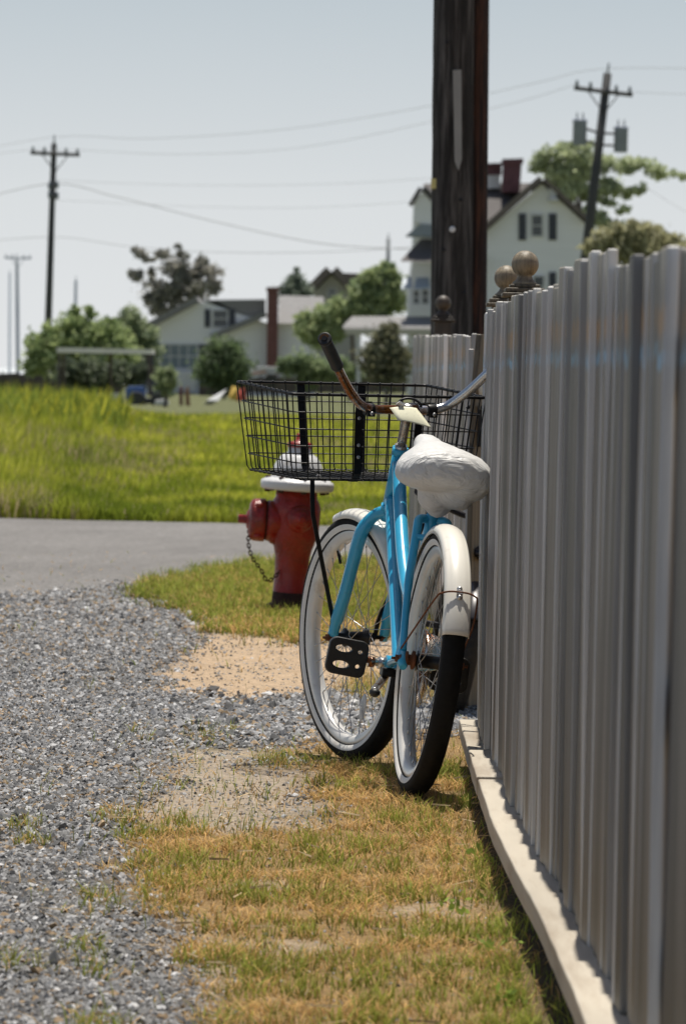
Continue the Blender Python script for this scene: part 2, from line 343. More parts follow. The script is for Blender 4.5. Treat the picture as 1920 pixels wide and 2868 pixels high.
# --- cranks, pedals, chain guard, kickstand
ca = MB(); ca.tube(spline([(.455, .050, .312), (.44, .078, .312), (.37, .094, .313), (.295, .100, .316)]), [.013] * 6 + [.011] * 6 + [.0105] * 7, 10, flat=.7); ca.tube([(.455, .034, .31), (.455, .058, .31)], .016, 12); ca.tube([(.455, .058, .31), (.455, .064, .31)], .010, 6)
ca.tube([(.295, .093, .316), (.295, .109, .316)], .014, 8)
ca.build('crank_arm', M_chrome, bike)
cb = MB(); cb.tube(spline([(.455, -.050, .31), (.47, -.078, .308), (.54, -.094, .302), (.62, -.100, .296)]), [.013] * 6 + [.011] * 6 + [.0105] * 7, 10, flat=.7); cb.build('crank_arm', M_chrome, bike)
def pedal(c, sd, tilt):
    c = Vector(c)
    holes = [[(x * .025 - .012, y * .0125 + .021) for x, y in rrect(2, 2, .95, 5)], [(x * .025 - .012, y * .0125 - .021) for x, y in rrect(2, 2, .95, 5)],
             [(x * .0095 + .032, y * .0085 + .019) for x, y in rrect(2, 2, .95, 5)], [(x * .0095 + .032, y * .0085 - .019) for x, y in rrect(2, 2, .95, 5)]]
    ol = []
    for x, y in rrect(.102, .088, .014, 5): ol.append((x * (1 - .10 * (y / .044) ** 2 * (1 if x < 0 else .6)) , y * (1 + .06 * (1 - (x / .051) ** 2))))
    B = Matrix(((0, 0, 1, 0), (-sd * 1.0, 0, 0, 0), (0, 1, 0, 0), (0, 0, 0, 1)))   # plate x -> toward the crank, y -> up, normal -> fwd
    Mx = Matrix.Translation(c) @ Matrix.Rotation(tilt, 4, 'X') @ B
    p = plate('pedal', ol, holes, .020, M_plast, bike, Mx, .003)
    sp = MB(); sp.tube([c + Vector((0, -sd * .062, 0)), c + Vector((0, sd * .045, 0))], .006, 8); sp.tube([c + Vector((0, -sd * .064, 0)), c + Vector((0, -sd * .052, 0))], .0085, 6)
    sp.build('pedal_axle', M_rust, p); return p
pedal((.288, .168, .321), 1, R(4)); pedal((.625, -.165, .296), -1, 0)
cg = MB(); band(cg, [(.098, -.050), (.104, -.053), (.104, -.062), (.098, -.066), (.012, -.066)], (.455, 0, .31), 24, R(40), R(320))
cg.prism([(.40, -.064, .405), (.06, -.066, .395), (.02, -.066, .36), (.06, -.066, .335), (.40, -.064, .35)], (0, -.002, 0)); cg.build('chain_guard', M_chrome, bike)
cr_ = MB(); cr_.lathe([(.085, 0), (.085, .003), (.02, .003)], 30, (.455, -.046, .31), (0, -1, 0)); cr_.build('chainring', M_rust, bike)
ks = MB(); ks.tube(spline([(.40, .040, .285), (.33, .065, .262), (.24, .090, .25), (.17, .102, .246)]), [.011] * 12 + [.0105] * 7, 10); ks.build('kickstand', M_chrome, bike)
kp = MB(); kp.box((.37, .035, .292), (.05, .05, .022)); kp.build('kickstand_plate', M_black, bike, .003)
kf = MB(); kf.sphere((.160, .104, .244), .0135, 10, (1.5, 1.1, .9)); kf.build('kickstand_foot', M_plast, bike)
# --- saddle under its bag, seat post
sp_ = MB(); sp_.tube([(.245, 0, .70), (.205, 0, .80)], .0125, 12); sp_.build('seat_post', M_chrome, bike)
sd_ = MB(); sd_.sphere((.17, 0, .838), .1, 20, (.95, 1.2, .32)); sd_.sphere((.30, .004, .865), .1, 16, (1.25, .38, .26), Euler((0, R(-14), 0)).to_matrix()); sd_.build('saddle', M_black, bike)
# --- stem, handlebar, grips
stm = MB(ST); top = AXo + AXd * ((.975 - AXo.z) / AXd.z)
stm.tube([AXo + AXd * ((.86 - AXo.z) / AXd.z), AXo + AXd * ((.955 - AXo.z) / AXd.z), (.848, 0, .985)], [.0130, .0135, .0165], 14)
stm.tube([(.85, -.025, .985), (.85, .025, .985)], .0175, 14); stm.tube([AXo + AXd * ((.872 - AXo.z) / AXd.z), AXo + AXd * ((.888 - AXo.z) / AXd.z)], .018, 8)
stm.build('stem', M_chrome, bike)
bar = [(.85, 0, .985), (.85, .06, .985), (.846, .105, .985), (.836, .146, .995), (.805, .193, 1.030), (.76, .240, 1.072), (.715, .279, 1.107)]
bl = bar + [(.60, .367, 1.175)]; br = [(.85, 0, .985), (.85, -.06, .985), (.848, -.085, .988), (.84, -.121, 1.003), (.80, -.156, 1.040), (.755, -.192, 1.092), (.725, -.225, 1.128), (.61, -.315, 1.20)]
hbm = MB(ST); hbm.tube(spline(br[::-1][:-1] + bl), .0128, 14)
M_bar = mat('handlebar_chrome', (.72, .72, .72), .16, .95, .08, 20, bump=.08, bscale=300, col2=(.34, .13, .04), c2lo=.48, c2hi=.66, c2scale=13)
_nt = M_bar.node_tree; _tcb = next(q for q in _nt.nodes if q.type == 'TEX_COORD'); _sx = _nt.nodes.new('ShaderNodeSeparateXYZ'); _nt.links.new(_tcb.outputs['Object'], _sx.inputs[0])
_r2 = next(q for q in _nt.nodes if q.type == 'MAP_RANGE' and abs(q.inputs[2].default_value - .66) < 1e-4); _src = _r2.inputs[0].links[0].from_socket
_ma = _nt.nodes.new('ShaderNodeMath'); _ma.operation = 'MULTIPLY_ADD'; _ma.inputs[1].default_value = .85; _nt.links.new(_sx.outputs['Y'], _ma.inputs[0]); _nt.links.new(_src, _ma.inputs[2]); _nt.links.new(_ma.outputs[0], _r2.inputs[0])   # the left half rusted more than the right
hbar = hbm.build('handlebar', M_bar, bike)
for s in (1, -1):
    g = MB(ST); a = Vector((.725, .271, 1.10)) if s > 0 else Vector((.73, -.220, 1.123)); b = Vector((.60, .367, 1.175)) if s > 0 else Vector((.61, -.315, 1.20)); dv = (b - a)
    rs = [.0165, .0180]; pts = [a, a + dv * .04]
    for k in range(14): pts += [a + dv * (.08 + .06 * k), a + dv * (.10 + .06 * k)]; rs += [.0172, .0165]
    pts += [a + dv * .94, a + dv * .95, a + dv * .99, a + dv * 1.0]; rs += [.0168, .0190, .0190, .0165]
    g.tube(pts, rs, 14); gr = g.build('grip', M_plast, hbar)
    ec = MB(ST); ec.tube([b, b + dv.normalized() * .0025], [.0085, .0075], 12); ec.build('end_cap', M_black, gr) if False else ec.build('grip_end_cap', M_black, hbar)
# --- basket
YC = .024; TZ0, TZ1, BZ0, BZ1 = 1.018, 1.042, .788, .800; TX0, TX1, BX0, BX1 = .918, 1.30, .935, 1.272; TW, BW = .290, .262
def bk(u, v, w_):
    """basket surface: u across (-1..1), v rear..front (0..1), w_ bottom..top (0..1)"""
    hwid = BW + (TW - BW) * w_
    x = (BX0 + (TX0 - BX0) * w_) * (1 - v) + (BX1 + (TX1 - BX1) * w_) * v
    z = (BZ0 * (1 - v) + BZ1 * v) * (1 - w_) + (TZ0 * (1 - v) + TZ1 * v) * w_
    return Vector((x, YC + u * hwid, z))
wb = MB(ST); NU, NV, NW = 16, 11, 5; wr = .0018
def wire(pts): wb.tube(pts, wr, 6, False)
for i in range(1, NU):
    u = -1 + 2 * i / NU + random.uniform(-.006, .006)
    wire([bk(u, 0, 1), bk(u, 0, .06), bk(u, .03, 0), bk(u, .97, 0), bk(u, 1, .06), bk(u, 1, 1)])
for j in range(0, NV + 1):
    v = j / NV; wire([bk(-1, v, 1), bk(-1, v, .06), bk(-.97, v, 0), bk(.97, v, 0), bk(1, v, .06), bk(1, v, 1)])
for k in range(0, NW):
    w_ = k / NW if k else .02; rr_ = .06
    wire([bk(-1, rr_, w_), bk(-1, 1 - rr_, w_), bk(-1 + rr_, 1, w_), bk(1 - rr_, 1, w_), bk(1, 1 - rr_, w_), bk(1, rr_, w_), bk(1 - rr_, 0, w_), bk(-1 + rr_, 0, w_), bk(-1, rr_, w_)])
basket = wb.build('basket', M_black, bike)
rm = MB(ST); rr_ = .04; loop = []
for (a, b, c) in ((( -1, rr_), (-1, 0), (-1 + rr_, 0)), ((1 - rr_, 0), (1, 0), (1, rr_)), ((1, 1 - rr_), (1, 1), (1 - rr_, 1)), ((-1 + rr_, 1), (-1, 1), (-1, 1 - rr_))):
    for t in (0, .33, .66, 1): loop.append(bk(*[a[q] * (1 - t) ** 2 + 2 * b[q] * t * (1 - t) + c[q] * t * t for q in (0, 1)], 1) + Vector((0, 0, .002)))
rm.tube(loop + [loop[0]], .0042, 10, False)
for i in range(1, NU):
    for v in (0, 1): rm.sphere(bk(-1 + 2 * i / NU, v, 1) + Vector((0, 0, .003)), .0058, 8, (1, .7, 1))
for j in range(1, NV):
    for u in (-1, 1): rm.sphere(bk(u, j / NV, 1) + Vector((0, 0, .003)), .0058, 8, (.7, 1, 1))
rm.build('basket_rim', M_black, basket)
def strap(pts, wid, m=M_black):
    b = MB(ST); n = len(pts); vs = []; fs = []
    for i, p in enumerate(pts):
        p = Vector(p); t = (Vector(pts[min(i + 1, n - 1)]) - Vector(pts[max(i - 1, 0)])).normalized(); nn = t.cross(Vector((0, 1, 0))).normalized() * .0016
        for a_, c_ in ((-1, -1), (1, -1), (1, 1), (-1, 1)): vs.append(p + Vector((0, a_ * wid / 2, 0)) + nn * c_)
    for i in range(n - 1):
        for k in range(4): fs.append((i * 4 + k, i * 4 + (k + 1) % 4, i * 4 + 4 + (k + 1) % 4, i * 4 + 4 + k))
    fs += [(3, 2, 1, 0), tuple(4 * (n - 1) + k for k in range(4))]
    b.add(vs, fs, False); return b
for y in (.118, -.068):
    u = (y - YC) / TW; o_ = Vector((.004, 0, 0))
    strap([bk(u, 1, 1) + o_ + Vector((-.006, 0, .006)), bk(u, 1, 1) + o_ + Vector((.003, 0, .002)), bk(u, 1, .5) + o_, bk(u, 1, .06) + o_, bk(u, .96, 0) - Vector((0, 0, .003)), bk(u, .5, 0) - Vector((0, 0, .003))], .0235).build('basket_strap', M_black, basket)
for y in (.118, -.068):
    u = (y - YC) / TW; o_ = Vector((-.004, 0, 0))
    hbk = strap([(.850, y, 1.004), (.868, y, 1.004), (.905, y, 1.000), bk(u, 0, .80) + o_, bk(u, 0, .4) + o_, bk(u, 0, .08) + o_, bk(u, .05, 0) - Vector((0, 0, .003)), bk(u, .5, 0) - Vector((0, 0, .003))], .0215).build('basket_bracket', M_black, basket)
    for w_ in (.74, .42, .28):
        bo = MB(ST); bo.lathe([(.005, 0), (.005, .002), (.003, .003), (0, .003)], 10, bk(u, 0, w_) + Vector((-.007, 0, 0)), (-1, 0, 0)); bo.build('bolt', M_steel, hbk)
    c_ = MB(ST); c_.tube([(.848, y - .013, .985), (.848, y + .013, .985)], .0165, 14); c_.box((.836, y, .972), (.014, .022, .014)); c_.build('bar_clamp', M_black, basket, .0015)
    s_ = MB(ST); s_.lathe([(.0055, 0), (.0055, .003), (.002, .0045), (0, .0045)], 8, (.829, y, .974), (-1, 0, -.2)); s_.build('clamp_screw', M_steel, basket)
for s in (1, -1):
    yt = YC + s * .185
    lg = strap([(1.005, yt - .01 * s, .790), (1.005, yt, .783), (1.010, yt - s * .004, .73), (1.022, yt - s * .012, .69), (1.135, .078 if s > 0 else -.062, .40), (WB, .076 if s > 0 else -.058, .345)], .0125); lg.build('basket_leg', M_black, basket)
    s_ = MB(ST); s_.lathe([(.007, 0), (.007, .003), (.003, .006), (0, .006)], 10, (1.005, yt - .018 * s, .795), (-.2, 0, 1)); s_.build('leg_screw', M_steel, basket)
# black strap loop on the bar and the reflector in the front wheel
lp = MB(ST); lp.tube(spline([(.852, -.034, .976), (.842, -.034, .998), (.848, -.02, 1.012), (.855, .0, 1.016), (.858, .02, 1.010), (.858, .03, .996)]), .0036, 8); lp.build('cable_loop', M_black, hbar)
rl = MB(ST); a = R(252); p = Vector(CF) + Vector((math.cos(a), 0, math.sin(a))) * .20
rl.sphere(p, 1, 16, (.017, .006, .042), Euler((0, R(90 - 252 + 180) * -1, 0)).to_matrix()); rl.build('spoke_reflector', M_clear, bike)
vs_ = MB(ST); a = R(60); p = Vector(CF) + Vector((math.cos(a), 0, math.sin(a))) * .268
vs_.tube([p, p - Vector((math.cos(a), 0, math.sin(a))) * .038], .0045, 8); vs_.build('tyre_valve', M_black, bike)
# --- plastic bag tied over the saddle (its own thing)
M_bag = bpy.data.materials.new('bag_plastic'); M_bag.use_nodes = True; _t = M_bag.node_tree; _n = _t.nodes; _l = _t.links; _b = _n['Principled BSDF']
_b.inputs['Base Color'].default_value = (.86, .86, .85, 1); _b.inputs['Roughness'].default_value = .38; _b.inputs['Specular IOR Level'].default_value = .4
_tc = _n.new('ShaderNodeTexCoord'); prev = None
for sc_, st_, amt, dist in ((7, (1.2, .5, 1.5), .22, .006), (26, (3.2, .5, 1.0), .55, .004), (60, (1, 1, 1), .10, .0015)):
    _m = _n.new('ShaderNodeMapping'); _m.inputs['Scale'].default_value = st_; _m.inputs['Rotation'].default_value = (.5, .2, .4); _l.new(_tc.outputs['Object'], _m.inputs[0])
    _q = _n.new('ShaderNodeTexNoise'); _q.inputs['Scale'].default_value = sc_; _q.inputs['Detail'].default_value = 3; _q.inputs['Distortion'].default_value = .6; _l.new(_m.outputs[0], _q.inputs['Vector'])
    _a = _n.new('ShaderNodeMath'); _a.operation = 'SUBTRACT'; _a.inputs[1].default_value = .5; _l.new(_q.outputs[0], _a.inputs[0]); _c = _n.new('ShaderNodeMath'); _c.operation = 'ABSOLUTE'; _l.new(_a.outputs[0], _c.inputs[0])
    _d = _n.new('ShaderNodeMapRange'); _d.inputs[1].default_value = 0; _d.inputs[2].default_value = .16; _l.new(_c.outputs[0], _d.inputs[0])
    _p = _n.new('ShaderNodeBump'); _p.inputs['Strength'].default_value = amt; _p.inputs['Distance'].default_value = dist; _p.invert = True; _l.new(_d.outputs[0], _p.inputs['Height'])
    if prev: _l.new(prev, _p.inputs['Normal'])
    prev = _p.outputs[0]
_l.new(prev, _b.inputs['Normal'])
_tr = _n.new('ShaderNodeBsdfTranslucent'); _tr.inputs[0].default_value = (.8, .78, .74, 1); _ms = _n.new('ShaderNodeMixShader'); _ms.inputs[0].default_value = .18
_l.new(_b.outputs[0], _ms.inputs[1]); _l.new(_tr.outputs[0], _ms.inputs[2]); _l.new(_ms.outputs[0], _n['Material Output'].inputs['Surface'])
bag = MB(); secs = [(.040, .035, .845, .812, 0), (.048, .075, .866, .795, 0), (.065, .108, .880, .782, 0), (.09, .124, .888, .776, 0), (.13, .131, .893, .775, 0), (.17, .126, .896, .780, 0), (.21, .108, .900, .790, .003), (.25, .078, .905, .808, .008), (.30, .052, .911, .830, .012), (.36, .040, .919, .852, .014), (.41, .033, .924, .870, .014), (.435, .022, .918, .884, .014), (.445, .008, .908, .895, .014)]
n = 36; vs = []; fs = []
for x, hw, zt, zb, yc in secs:
    zm = zb + (zt - zb) * .48
    for k in range(n):
        t = 2 * PI * k / n; ct, st = math.cos(t), math.sin(t); cy = math.copysign(abs(ct) ** .82, ct); cz = math.copysign(abs(st) ** .9, st)
        vs.append((x, yc + hw * cy, zm + (zt - zm if st > 0 else zm - zb) * cz - .10 * (hw * cy) ** 2 / .13))
for i in range(len(secs) - 1):
    for k in range(n): fs.append((i * n + k, i * n + (k + 1) % n, (i + 1) * n + (k + 1) % n, (i + 1) * n + k))
fs += [tuple(range(n)), tuple(range((len(secs) - 1) * n, len(secs) * n))]
bag.add(vs, fs)
bag.sphere((.115, -.040, .806), 1, 24, (.066, .074, .046), Euler((R(10), 0, 0)).to_matrix())
bag.sphere((.12, -.024, .776), 1, 24, (.050, .056, .036), Euler((R(24), 0, 0)).to_matrix())
bag.sphere((.14, .018, .768), 1, 20, (.042, .046, .046))
bag.sphere((.16, .004, .742), 1, 20, (.040, .036, .030))
bg_ = bag.build('plastic_bag', M_bag)
tag(bg_, 'white plastic bag tied over the saddle of the blue bicycle', 'plastic bag'); bg_.matrix_world = BM
rmd = bg_.modifiers.new('r', 'REMESH'); rmd.mode = 'VOXEL'; rmd.voxel_size = .004; rmd.use_smooth_shade = True
sm = bg_.modifiers.new('s', 'SMOOTH'); sm.iterations = 9; sm.factor = .5
tx = bpy.data.textures.new('wr', 'CLOUDS'); tx.noise_scale = .035; tx.noise_depth = 3
dp = bg_.modifiers.new('d', 'DISPLACE'); dp.texture = tx; dp.strength = .0045; dp.mid_level = .5; dp.texture_coords = 'LOCAL'
tx2 = bpy.data.textures.new('wr2', 'WOOD'); tx2.noise_basis_2 = 'SIN'; tx2.wood_type = 'BANDNOISE'; tx2.noise_scale = .05; tx2.turbulence = 9
dp2 = bg_.modifiers.new('d2', 'DISPLACE'); dp2.texture = tx2; dp2.strength = .0012; dp2.mid_level = .5; dp2.texture_coords = 'LOCAL'
# --- paper tag hanging on the bar
M_paper = mat('tag_paper', (.83, .82, .62), .7, 0, .04, 30, col2=(.52, .51, .42), c2lo=.60, c2hi=.66, c2scale=140)
M_tape = mat('white_tape', (.80, .80, .78), .5, 0, .04, 30)
tp = MB(ST); vs = []; fs = []
for i in range(13):
    t = i / 12
    for j in range(7):
        s_ = j / 6; x = .832 - .012 * t - .020 * math.sin(t * 1.5); y = .064 - .080 * s_ - .016 * t * s_ - .010 * t; z = .990 - .036 * t - .012 * s_ * t + .004 * math.sin(s_ * 3 + t)
        vs.append((x - .010 * s_ * t, y, z))
for i in range(12):
    for j in range(6): fs.append((i * 7 + j, i * 7 + j + 1, i * 7 + j + 8, i * 7 + j + 7))
tp.add(vs, fs); tg = tp.build('paper_tag', M_paper); tg.matrix_world = BM
tag(tg, 'pale yellow paper tag hanging from the middle of the rusty handlebar', 'paper tag')
tpb = MB(ST); tpb.tube([(.85, .002, .985), (.849, .030, .985)], [.0150, .0150], 14); tpb.box((.838, .030, 1.000), (.022, .016, .004), Euler((R(35), R(20), 0)).to_matrix()); tpo = tpb.build('tape_band', M_tape, tg)
sd2 = tg.modifiers.new('s', 'SOLIDIFY'); sd2.thickness = .0006
# ================================================================== FENCES, TIMBER EDGING, GATE POSTS
def wood_mat(name, col, dark, lo=.42, hi=1.65, zband=True):
    """weathered boards: long vertical grain, per-board tone, reflection of the far scenery painted on as orange, slate and blue bands, mossy bleached tops"""
    m = bpy.data.materials.new(name); m.use_nodes = True; t = m.node_tree; n = t.nodes; l = t.links; b = n['Principled BSDF']
    b.inputs['Roughness'].default_value = .52; b.inputs['Specular IOR Level'].default_value = .5
    tc = n.new('ShaderNodeTexCoord'); oi = n.new('ShaderNodeObjectInfo'); g = n.new('ShaderNodeNewGeometry')
    add = n.new('ShaderNodeVectorMath'); add.operation = 'ADD'; l.new(tc.outputs['Object'], add.inputs[0])
    sc = n.new('ShaderNodeMath'); sc.operation = 'MULTIPLY'; sc.inputs[1].default_value = 37; l.new(oi.outputs['Random'], sc.inputs[0])
    cx = n.new('ShaderNodeCombineXYZ'); l.new(sc.outputs[0], cx.inputs[0]); l.new(sc.outputs[0], cx.inputs[1]); l.new(cx.outputs[0], add.inputs[1])
    def noise(scale, st, det=6):
        mp = n.new('ShaderNodeMapping'); mp.inputs['Scale'].default_value = st; l.new(add.outputs[0], mp.inputs[0])
        q = n.new('ShaderNodeTexNoise'); q.inputs['Scale'].default_value = scale; q.inputs['Detail'].default_value = det; q.inputs['Roughness'].default_value = .62; l.new(mp.outputs[0], q.inputs['Vector']); return q.outputs[0]
    def mapr(s, a, b_, c, d):
        q = n.new('ShaderNodeMapRange'); q.inputs[1].default_value = a; q.inputs[2].default_value = b_; q.inputs[3].default_value = c; q.inputs[4].default_value = d; l.new(s, q.inputs[0]); return q.outputs[0]
    def mix(f, a, b_, mode='MIX'):
        q = n.new('ShaderNodeMix'); q.data_type = 'RGBA'; q.blend_type = mode
        if isinstance(f, float): q.inputs[0].default_value = f
        else: l.new(f, q.inputs[0])
        for i, v in ((6, a), (7, b_)):
            if isinstance(v, tuple): q.inputs[i].default_value = (*v, 1)
            else: l.new(v, q.inputs[i])
        return q.outputs[2]
    grain = noise(60, (1, 1, .035)); blot = noise(5, (1, 1, .35))
    c = mix(mapr(grain, .38, .62, 0, 1), dark, col)
    c = mix(mapr(blot, .5, .68, 0, .5), c, (.16, .115, .08))
    c = mix(mapr(noise(26, (1, 1, .45), 2), .70, .74, 0, .8), c, (.03, .022, .016))
    if zband:
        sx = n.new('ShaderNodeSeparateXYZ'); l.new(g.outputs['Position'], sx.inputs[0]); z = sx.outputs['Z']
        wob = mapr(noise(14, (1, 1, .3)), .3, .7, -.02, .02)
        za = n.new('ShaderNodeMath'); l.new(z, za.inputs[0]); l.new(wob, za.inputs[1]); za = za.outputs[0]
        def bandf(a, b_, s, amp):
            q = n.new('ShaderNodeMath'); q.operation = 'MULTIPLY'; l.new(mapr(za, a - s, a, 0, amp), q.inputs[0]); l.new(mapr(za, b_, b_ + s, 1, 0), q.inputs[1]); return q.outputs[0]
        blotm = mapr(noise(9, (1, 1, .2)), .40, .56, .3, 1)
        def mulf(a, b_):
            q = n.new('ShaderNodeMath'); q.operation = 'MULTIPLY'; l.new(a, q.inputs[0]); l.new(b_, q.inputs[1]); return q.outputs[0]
        c = mix(mulf(bandf(1.138, 1.170, .010, .95), blotm), c, (.27, .13, .03))  # this and the next two bands paint on a grazing reflection
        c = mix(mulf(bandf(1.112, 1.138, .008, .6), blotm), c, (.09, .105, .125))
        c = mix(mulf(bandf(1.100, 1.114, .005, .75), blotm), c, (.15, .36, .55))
        c = mix(mulf(mapr(za, 1.195, 1.262, 0, .9), blotm), c, (.46, .43, .35))
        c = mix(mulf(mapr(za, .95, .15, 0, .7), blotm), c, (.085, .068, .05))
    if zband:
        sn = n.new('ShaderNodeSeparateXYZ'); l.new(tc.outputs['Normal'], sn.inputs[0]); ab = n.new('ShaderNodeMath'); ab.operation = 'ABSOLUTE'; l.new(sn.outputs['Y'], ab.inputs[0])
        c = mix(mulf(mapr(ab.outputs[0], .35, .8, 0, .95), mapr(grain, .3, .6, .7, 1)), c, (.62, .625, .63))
    hs = n.new('ShaderNodeHueSaturation'); l.new(c, hs.inputs['Color']); l.new(mapr(oi.outputs['Random'], 0, 1, lo, hi), hs.inputs['Value'])
    l.new(hs.outputs[0], b.inputs['Base Color'])
    bp = n.new('ShaderNodeBump'); bp.inputs['Strength'].default_value = .5; bp.inputs['Distance'].default_value = .004; l.new(grain, bp.inputs['Height']); l.new(bp.outputs[0], b.inputs['Normal'])
    return m
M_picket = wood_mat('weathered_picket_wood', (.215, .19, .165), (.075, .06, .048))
M_post = wood_mat('weathered_post_wood', (.25, .205, .14), (.10, .082, .055), zband=False)
M_postd = wood_mat('shaded_post_wood', (.060, .048, .038), (.03, .024, .02), zband=False)  # shaded copy of the post wood, the shade put into its colour
M_edge = mat('bleached_timber', (.50, .45, .37), .8, 0, .16, 10, (1, .12, 1), bump=.3, bscale=50, bstretch=(1, .05, 1), col2=(.36, .30, .23), c2lo=.5, c2hi=.7, c2scale=12)
def fence_x(d):
    xs = [(-5, .47), (6, .442), (7.7, .432), (9.2, .415), (10.1, .399), (11.7, .386), (13.2, .377), (14.1, .386)]
    for (a, b), (c, e) in zip(xs, xs[1:]):
        if d <= c: return b + (e - b) * (d - a) / (c - a)
    return xs[-1][1]
def picket_mesh(H, W=.14, T=.018, seed=0, dog=0.):
    rd = random.Random(seed); mb = MB(); h = H
    bow = rd.uniform(-.004, .004); tw = rd.uniform(-.05, .05); vs = []; n = 7
    for i in range(n):
        t = i / (n - 1); z = h * t; a = tw * (t - .5); bx = bow * (1 - (2 * t - 1) ** 2)
        k = 1 - (dog if i == n - 1 else 0)
        for x, y in ((-T / 2, -W / 2), (T / 2, -W / 2), (T / 2, W / 2), (-T / 2, W / 2)):
            y = y * k; vs.append((x * math.cos(a) - y * math.sin(a) + bx, x * math.sin(a) + y * math.cos(a), z))
    fs = [(3, 2, 1, 0), tuple(4 * (n - 1) + k for k in range(4))]
    for i in range(n - 1):
        for k in range(4): fs.append((4 * i + k, 4 * i + (k + 1) % 4, 4 * i + 4 + (k + 1) % 4, 4 * i + 4 + k))
    mb.add(vs, fs, False); return mb
def picket_protos(H, n, fence_o, dog=0.):
    out = []
    for k in range(n):
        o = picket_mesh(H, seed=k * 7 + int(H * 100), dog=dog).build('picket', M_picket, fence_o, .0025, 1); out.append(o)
    return out
def finial_post(parent, X, Y, z0, z1, ball, half=.046, M_post=None):
    M_post = M_post or globals()['M_post']
    """square post with a moulded cap and a turned ball on top; z1 = top of the ball"""
    p = MB(); zc = z1 - 2 * ball - .055
    p.box((0, 0, (z0 + zc) / 2), (2 * half, 2 * half, zc - z0)); po = p.build('post', M_post, parent, .004, loc=(X, Y, 0))
    c = MB(); c.box((0, 0, zc + .006), (2 * half + .036, 2 * half + .036, .013)); c.box((0, 0, zc + .0195), (2 * half + .018, 2 * half + .018, .014)); c.box((0, 0, zc + .0315), (2 * half - .006, 2 * half - .006, .010)); c.build('post_cap', M_post, po, .004)
    b = MB(); k = ball / .0375
    b.lathe([(.034 * k, zc + .036), (.034 * k, zc + .041), (.028 * k, zc + .046), (.022 * k, zc + .052), (.021 * k, zc + .056)] + [(ball * math.sin(PI * (.17 + .83 * q / 12)), z1 - ball - ball * math.cos(PI * (.17 + .83 * q / 12))) for q in range(13)], 28); b.build('post_ball', M_post, po)
    return po
fence = empty('picket_fence', 'long weathered grey board fence running from the right foreground to the bicycle saddle', 'fence', 'weathered board fences along the lane', loc=(0, 0, 0))
protos = picket_protos(1.14, 5, fence); used = set()
d = 14.07; k = 0
while d > 3.2:
    pr = protos[k % 5]; o = pr if pr.name not in used else pr.copy()
    if pr.name in used: COL.objects.link(o); o.parent = fence
    used.add(pr.name); last = k < 3
    x = fence_x(d) + .009 + (0 if last else max(-.010, min(.0085, random.gauss(0, .0066)))); slope = -(fence_x(d + .3) - fence_x(d - .3)) / .6
    o.location = (x, d, random.uniform(.126, .133)); o.rotation_euler = (random.gauss(0, .004), random.gauss(0, .0035), slope + random.gauss(0, .026))
    step = .026 if 9.75 > d > 8.3 else 0.
    o.scale = (1, random.uniform(.72, .95), (1.125 + step + random.gauss(0, .0045)) / 1.14)
    d -= .100 + min(abs(random.gauss(.012, .018)), .032); k += 1
def rail(parent, pts, z, h=.085, t=.036):
    b = MB(); vs = []; fs = []
    for i, (x, y) in enumerate(pts):
        for a, c in ((0, -1), (1, -1), (1, 1), (0, 1)): vs.append((x + a * t, y, z + c * h / 2))
    for i in range(len(pts) - 1):
        for k in range(4): fs.append((4 * i + k, 4 * i + (k + 1) % 4, 4 * i + 4 + (k + 1) % 4, 4 * i + 4 + k))
    n = len(pts); fs += [(3, 2, 1, 0), tuple(4 * (n - 1) + k for k in range(4))]
    b.add(vs, fs, False); return b.build('rail', M_post, parent, .003)
pts = [(fence_x(y) + .031, y) for y in (3.2, 5, 6, 7, 7.7, 8.5, 9.2, 10.1, 11, 11.7, 12.5, 13.3, 14.10)]
rail(fence, pts, 1.09); rail(fence, pts, .62); rail(fence, pts, .26)
for y in (4.2, 6.6, 9.0, 11.4):
    b = MB(); b.box((fence_x(y) + .125, y, .55), (.09, .09, 1.2)); b.build('post', M_post, fence, .004)
finial_post(fence, .4935, 14.25, -.05, 1.430, .0385)
# the fence goes on beyond the gateway
fence2 = empty('picket_fence', 'farther grey board fence continuing beyond the gateway behind the bicycle basket', 'fence', 'weathered board fences along the lane')
p2 = picket_protos(1.1, 4, fence2); dg = picket_mesh(1.19, W=.15, dog=.55, seed=3).build('picket', M_post, fence2, .002, 1)
dg.location = (.432, 16.30, .02); dg.rotation_euler = (0, 0, R(-20)); dg['label'] = 'dark dog-eared picket at the gateway end'
d = 16.62; used = set(); k = 0
while d < 29.3:
    pr = p2[k % 4]; o = pr if pr.name not in used else pr.copy()
    if pr.name in used: COL.objects.link(o); o.parent = fence2
    used.add(pr.name)
    t = (d - 16.6) / 12.4
    x = .404 - .012 * t + random.gauss(0, .006); o.location = (x, d, .04); o.rotation_euler = (0, random.gauss(0, .003), random.gauss(0, .02))
    ztop = 1.208 + .092 * t + random.gauss(0, .004) + (-.045 if k == 0 else 0); o.scale = (1, 1, (ztop - .04) / 1.1)
    d += .165 + abs(random.gauss(0, .03)); k += 1
rail(fence2, [(.43, 16.5), (.418, 29.3)], .62); rail(fence2, [(.43, 16.5), (.418, 29.3)], .25); rail(fence2, [(.43, 16.5), (.418, 29.3)], 1.02)
finial_post(fence2, .512, 16.5, -.05, 1.437, .040)
finial_post(fence2, .50, 26.7, -.05, 1.50, .042, .046, M_postd)
